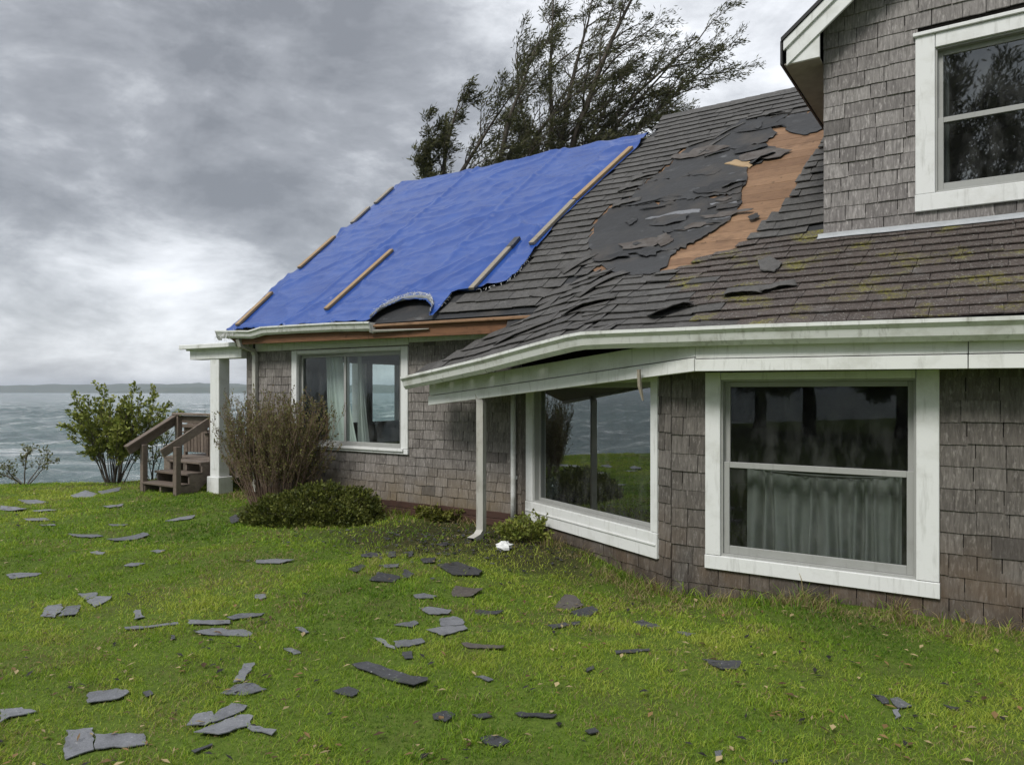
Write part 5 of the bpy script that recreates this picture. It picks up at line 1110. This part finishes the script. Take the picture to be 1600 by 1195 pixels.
for k, W_ in enumerate(SCR_W):
    cx = sum(p[0] for p in W_) / len(W_); cy = sum(p[1] for p in W_) / len(W_); pcx, pcy = info[k]
    ext = max(math.hypot(a[0] - b[0], a[1] - b[1]) for a in W_ for b in W_)
    dark = (pcx > 540 or (pcx, pcy) == info[39]) and not (580 < pcx < 740 and 930 < pcy < 1010) and sr.random() < .75 or k in (3, 39, 40, 41, len(DA) + 12)
    m, cn = (M['scrap_dark'], 'dark') if dark else (M['scrap'], 'grey')
    if k - len(DA) in (3, 18, 14): m, cn = M['scrap_brown'], 'brownish'
    P = []
    for i in range(len(W_)):                                         # broken edges: points between the corners, pushed about
        a, b = W_[i], W_[(i + 1) % len(W_)]; n = max(1, min(9, int(math.hypot(b[0] - a[0], b[1] - a[1]) / .035))); P.append(a)
        for s in range(1, n): P.append((a[0] + (b[0] - a[0]) * s / n + sr.uniform(-.011, .011), a[1] + (b[1] - a[1]) * s / n + sr.uniform(-.011, .011)))
    bx, by = sr.uniform(-1, 1), sr.uniform(-1, 1); bl = math.hypot(bx, by); bend = sr.choice([.04, .08, .14, .26]) * min(1, .3 / ext); tlx, tly = sr.uniform(-.03, .03), sr.uniform(-.05, .02); me = bpy.data.meshes.new('torn_shingle'); bm = bmesh.new()
    f = bm.faces.new([bm.verts.new((p[0] - cx, p[1] - cy, 0)) for p in P]); c = bmesh.ops.poke(bm, faces=[f])
    for it in range(1): bmesh.ops.subdivide_edges(bm, edges=bm.edges[:], cuts=1); bmesh.ops.triangulate(bm, faces=bm.faces[:])
    curl = .10 if k - len(DA) == 12 else 0
    for v in bm.verts:
        t = (v.co.x * bx + v.co.y * by) / bl; v.co.z = bend * t * t * 2 + tlx * v.co.x + tly * v.co.y + .006 * (float(vnoise(v.co.x * 14 + k, v.co.y * 14, 3)) - .5) + curl * abs(v.co.y - .3 * v.co.x) * .6
    r = bmesh.ops.extrude_face_region(bm, geom=bm.faces[:])
    for v in [g for g in r['geom'] if isinstance(g, bmesh.types.BMVert)]: v.co.z += .005
    bmesh.ops.recalc_face_normals(bm, faces=bm.faces); bm.to_mesh(me); bm.free()
    o = link('torn_shingle', me, m); o.location = (cx, cy, float(gz(cx, cy)) + .009)
    size = 'tiny' if ext < .16 else ('small' if ext < .28 else ('large' if ext > .5 else 'mid-sized'))
    tag(o, f'{size} {cn} torn shingle {LAB[k][0]}, {LAB[k][1]}', 'shingle', 'torn roof shingles lying on the lawn')
mb = MB(); V = []; 
for i in range(9):
    for j in range(12):
        th = math.pi * i / 8; ph = 2 * math.pi * j / 12; q = .07 * (.6 + .8 * float(vnoise(j * 1.9, i * 1.6, 90))); V.append((q * 1.2 * math.sin(th) * math.cos(ph), q * math.sin(th) * math.sin(ph), .05 + .7 * q * math.cos(th)))
i, j = np.meshgrid(np.arange(12), np.arange(8)); i = i.ravel(); j = j.ravel(); jn = (i + 1) % 12
o = np_mesh('crumpled_wrapper', np.array(V), [np.stack([j * 12 + i, j * 12 + jn, (j + 1) * 12 + jn, (j + 1) * 12 + i], 1)], M['white']); d = EYE * FPX / (860 - HOR); o.location = ((788 - 800) / FPX * d, d, float(gz(-.1, d)) + .0); tag(o, 'white crumpled wrapper on the ground right of the downspout foot', 'wrapper')

# ------------------------------------------------------------------ grass
FOOT = [to_world(*p) for p in ((-.02, .02), (-.02, 8.1), (XE, 8.1), (XE, BC[1] - .03), (BC[0], BC[1] - .03), (AB[0], -.03))]; FOOT = [(p.x, p.y) for p in FOOT]
def blades(x0, x1, y0, y1, dens, hmin, hmax, wid, seed):
    g = np.random.default_rng(seed); n = int((x1 - x0) * (y1 - y0) * dens); X = g.uniform(x0, x1, n); Y = g.uniform(y0, y1, n)
    k = (np.abs(X) < Y * .76 + 1.6) & (poly_dist(X, Y, LAND) > -.5); X, Y = X[k], Y[k]
    fd = poly_dist(X, Y, FOOT); k = fd < -.01; X, Y, fd = X[k], Y[k], fd[k]
    n1 = fbm(X * .8, Y * .8, 201, 3); n2 = fbm(X * 4.5, Y * 4.5, 202, 2); keep = g.random(len(X)) < np.clip(.45 + 1.3 * (n2 - .25), .2, 1)
    dirt = dirt_at(X, Y) * 1.1 + np.exp(-(((X + .25) / .9) ** 2 + ((Y - 8.6) / .55) ** 2)) + .8 * sstep(.5, .05, -fd) * (n1 > .52) + .75 * np.exp(-(((X + 3.6) / 1.1) ** 2 + ((Y - 10.4) / .5) ** 2))
    keep &= g.random(len(X)) > np.clip(dirt, 0, .8) * .8
    for W_ in SCR_W:
        cx = np.mean([p[0] for p in W_]); cy = np.mean([p[1] for p in W_]); r = max(math.hypot(p[0] - cx, p[1] - cy) for p in W_)
        c = np.hypot(X - cx, Y - cy) < r + .02
        if c.any():
            idx = np.where(c)[0]; ins = idx[in_poly(X[idx], Y[idx], W_)]; keep[ins] &= g.random(len(ins)) < np.where(poly_dist(X[ins], Y[ins], W_) < .022, .35, .03)
            near = in_poly(X[idx], Y[idx] + .045, W_); kk = idx[near]; keep[kk] &= g.random(len(kk)) < .9     # fewer blades right in front of a piece
    X, Y, n1, n2, fd = X[keep], Y[keep], n1[keep], n2[keep], fd[keep]; n = len(X)
    wallk = sstep(.55, .05, -fd) * (fbm(X * 2.3, Y * 2.3, 205, 2) > .40)
    tuft = sstep(.62, .72, fbm(X * 6.5, Y * 6.5, 207, 2)); h = g.uniform(hmin, hmax, n) * (.55 + .8 * n2 + .9 * tuft * g.random(n)) * (1 + 4.2 * wallk * g.random(n)); a = g.uniform(0, 2 * math.pi, n); wx, wy = np.cos(a), np.sin(a); lean = g.uniform(.3, 1.5, n) * h; b = g.uniform(0, 2 * math.pi, n); lx, ly = np.cos(b) * lean + .10 * h, np.sin(b) * lean
    z = gz(X, Y) - .004; w = wid * g.uniform(.6, 1.3, n) / 2
    V = np.empty((n, 5, 3)); V[:, 0] = np.stack([X - wx * w, Y - wy * w, z], 1); V[:, 1] = np.stack([X + wx * w, Y + wy * w, z], 1)
    mx_, my_, mz_ = X + lx * .35, Y + ly * .35, z + h * .62; V[:, 2] = np.stack([mx_ + wx * w * .8, my_ + wy * w * .8, mz_], 1); V[:, 3] = np.stack([mx_ - wx * w * .8, my_ - wy * w * .8, mz_], 1); V[:, 4] = np.stack([X + lx, Y + ly, z + h * .95], 1)
    pal = np.array([(.072, .150, .013), (.170, .295, .024), (.270, .390, .034), (.40, .46, .070)]); t = np.clip(.12 + 1.7 * (n1 - .28) + .7 * (g.random(n) - .42) + .5 * (n2 - .5), 0, .999) * 3; i = t.astype(int); c = pal[i] * (1 - (t - i))[:, None] + pal[i + 1] * (t - i)[:, None]
    dry = g.random(n) < np.clip(.06 + .36 * sstep(.55, .73, fbm(X * 1.7, Y * 1.7, 209, 3)) + .75 * sstep(.75, .1, -fd) * (n2 > .40), 0, .75); c[dry] = np.array((.36, .29, .14)) * g.uniform(.5, 1.2, (dry.sum(), 1))
    return V.reshape(-1, 3), np.repeat(c, 5, 0), n
parts = [blades(-5.6, 5.6, 2.2, 5.2, 9500, .012, .032, .0042, 301), blades(-8.2, 5.6, 5.2, 8.2, 4600, .014, .036, .0066, 302), blades(-13, 4, 8.2, 16.5, 1700, .018, .042, .0115, 303)]
V = np.concatenate([p[0] for p in parts]); C = np.concatenate([p[1] for p in parts]); n = sum(p[2] for p in parts); b = np.arange(n) * 5
gr = np_mesh('grass', V, [np.stack([b, b + 1, b + 2, b + 3], 1), np.stack([b + 3, b + 2, b + 4], 1)], M['grass'], cols=C); tag(gr, 'short green grass covering the lawn', 'grass', kind='stuff'); print('blades', n)

# crumbled shingle granules and bits by the wall
g = np.random.default_rng(421); n = 900; X = g.normal(-.5, .95, n); Y = g.normal(8.4, .55, n); k = poly_dist(X, Y, FOOT) < -.05; X, Y = X[k], Y[k]; n = len(X); L = g.uniform(.010, .045, n) * g.uniform(.4, 1, n); a = g.uniform(0, 6.283, n); VV = []
for j in range(4): r_ = L * g.uniform(.5, 1.1, n); VV.append(np.stack([X + np.cos(a + j * 1.57) * r_, Y + np.sin(a + j * 1.57) * r_, gz(X, Y) + g.uniform(.010, .030, n)], 1))
V = np.stack(VV, 1).reshape(-1, 3); c = np.array((.045, .045, .047)) * g.uniform(.5, 2.2, (n, 1)); b = np.arange(n) * 4
tag(np_mesh('shingle_crumbs', V, [np.stack([b, b + 1, b + 2, b + 3], 1)], M['leaf'], cols=np.repeat(c, 4, 0)), 'dark shingle crumbs on the wet soil by the downspout', 'debris', kind='stuff')
# fallen leaves, straw and bark bits on the lawn
g = np.random.default_rng(411); n = 5200; Y = 2.6 + 11.5 * g.random(n) ** 1.3; X = g.uniform(-1, 1, n) * (Y * .76 + 1.0); fd = poly_dist(X, Y, FOOT); k = (fd < -.03) & (poly_dist(X, Y, LAND) > .2) & (g.random(n) < .25 + 1.1 * (fbm(X * 1.3, Y * 1.3, 431, 3) > .5) + .6 * (fd > -.8)); X, Y = X[k], Y[k]; n = len(X)
a = g.uniform(0, 6.283, n); L = g.uniform(.008, .032, n); w = L * g.uniform(.15, .7, n); z = gz(X, Y) + g.uniform(.012, .038, n); ux, uy = np.cos(a), np.sin(a); tz = g.uniform(-.4, .4, n) * L
V = np.stack([np.stack([X - ux * L, Y - uy * L, z - tz], 1), np.stack([X - uy * w, Y + ux * w, z + .3 * w], 1), np.stack([X + ux * L, Y + uy * L, z + tz], 1), np.stack([X + uy * w, Y - ux * w, z + .3 * w], 1)], 1).reshape(-1, 3)
pal = np.array([(.10, .06, .03), (.22, .14, .06), (.38, .30, .16), (.03, .028, .026)]); c = pal[g.integers(0, 4, n)] * g.uniform(.7, 1.3, (n, 1)); b = np.arange(n) * 4
tag(np_mesh('leaf_litter', V, [np.stack([b, b + 1, b + 2, b + 3], 1)], M['leaf'], cols=np.repeat(c, 4, 0)), 'scattered dry leaf and straw bits on the lawn', 'litter', kind='stuff')
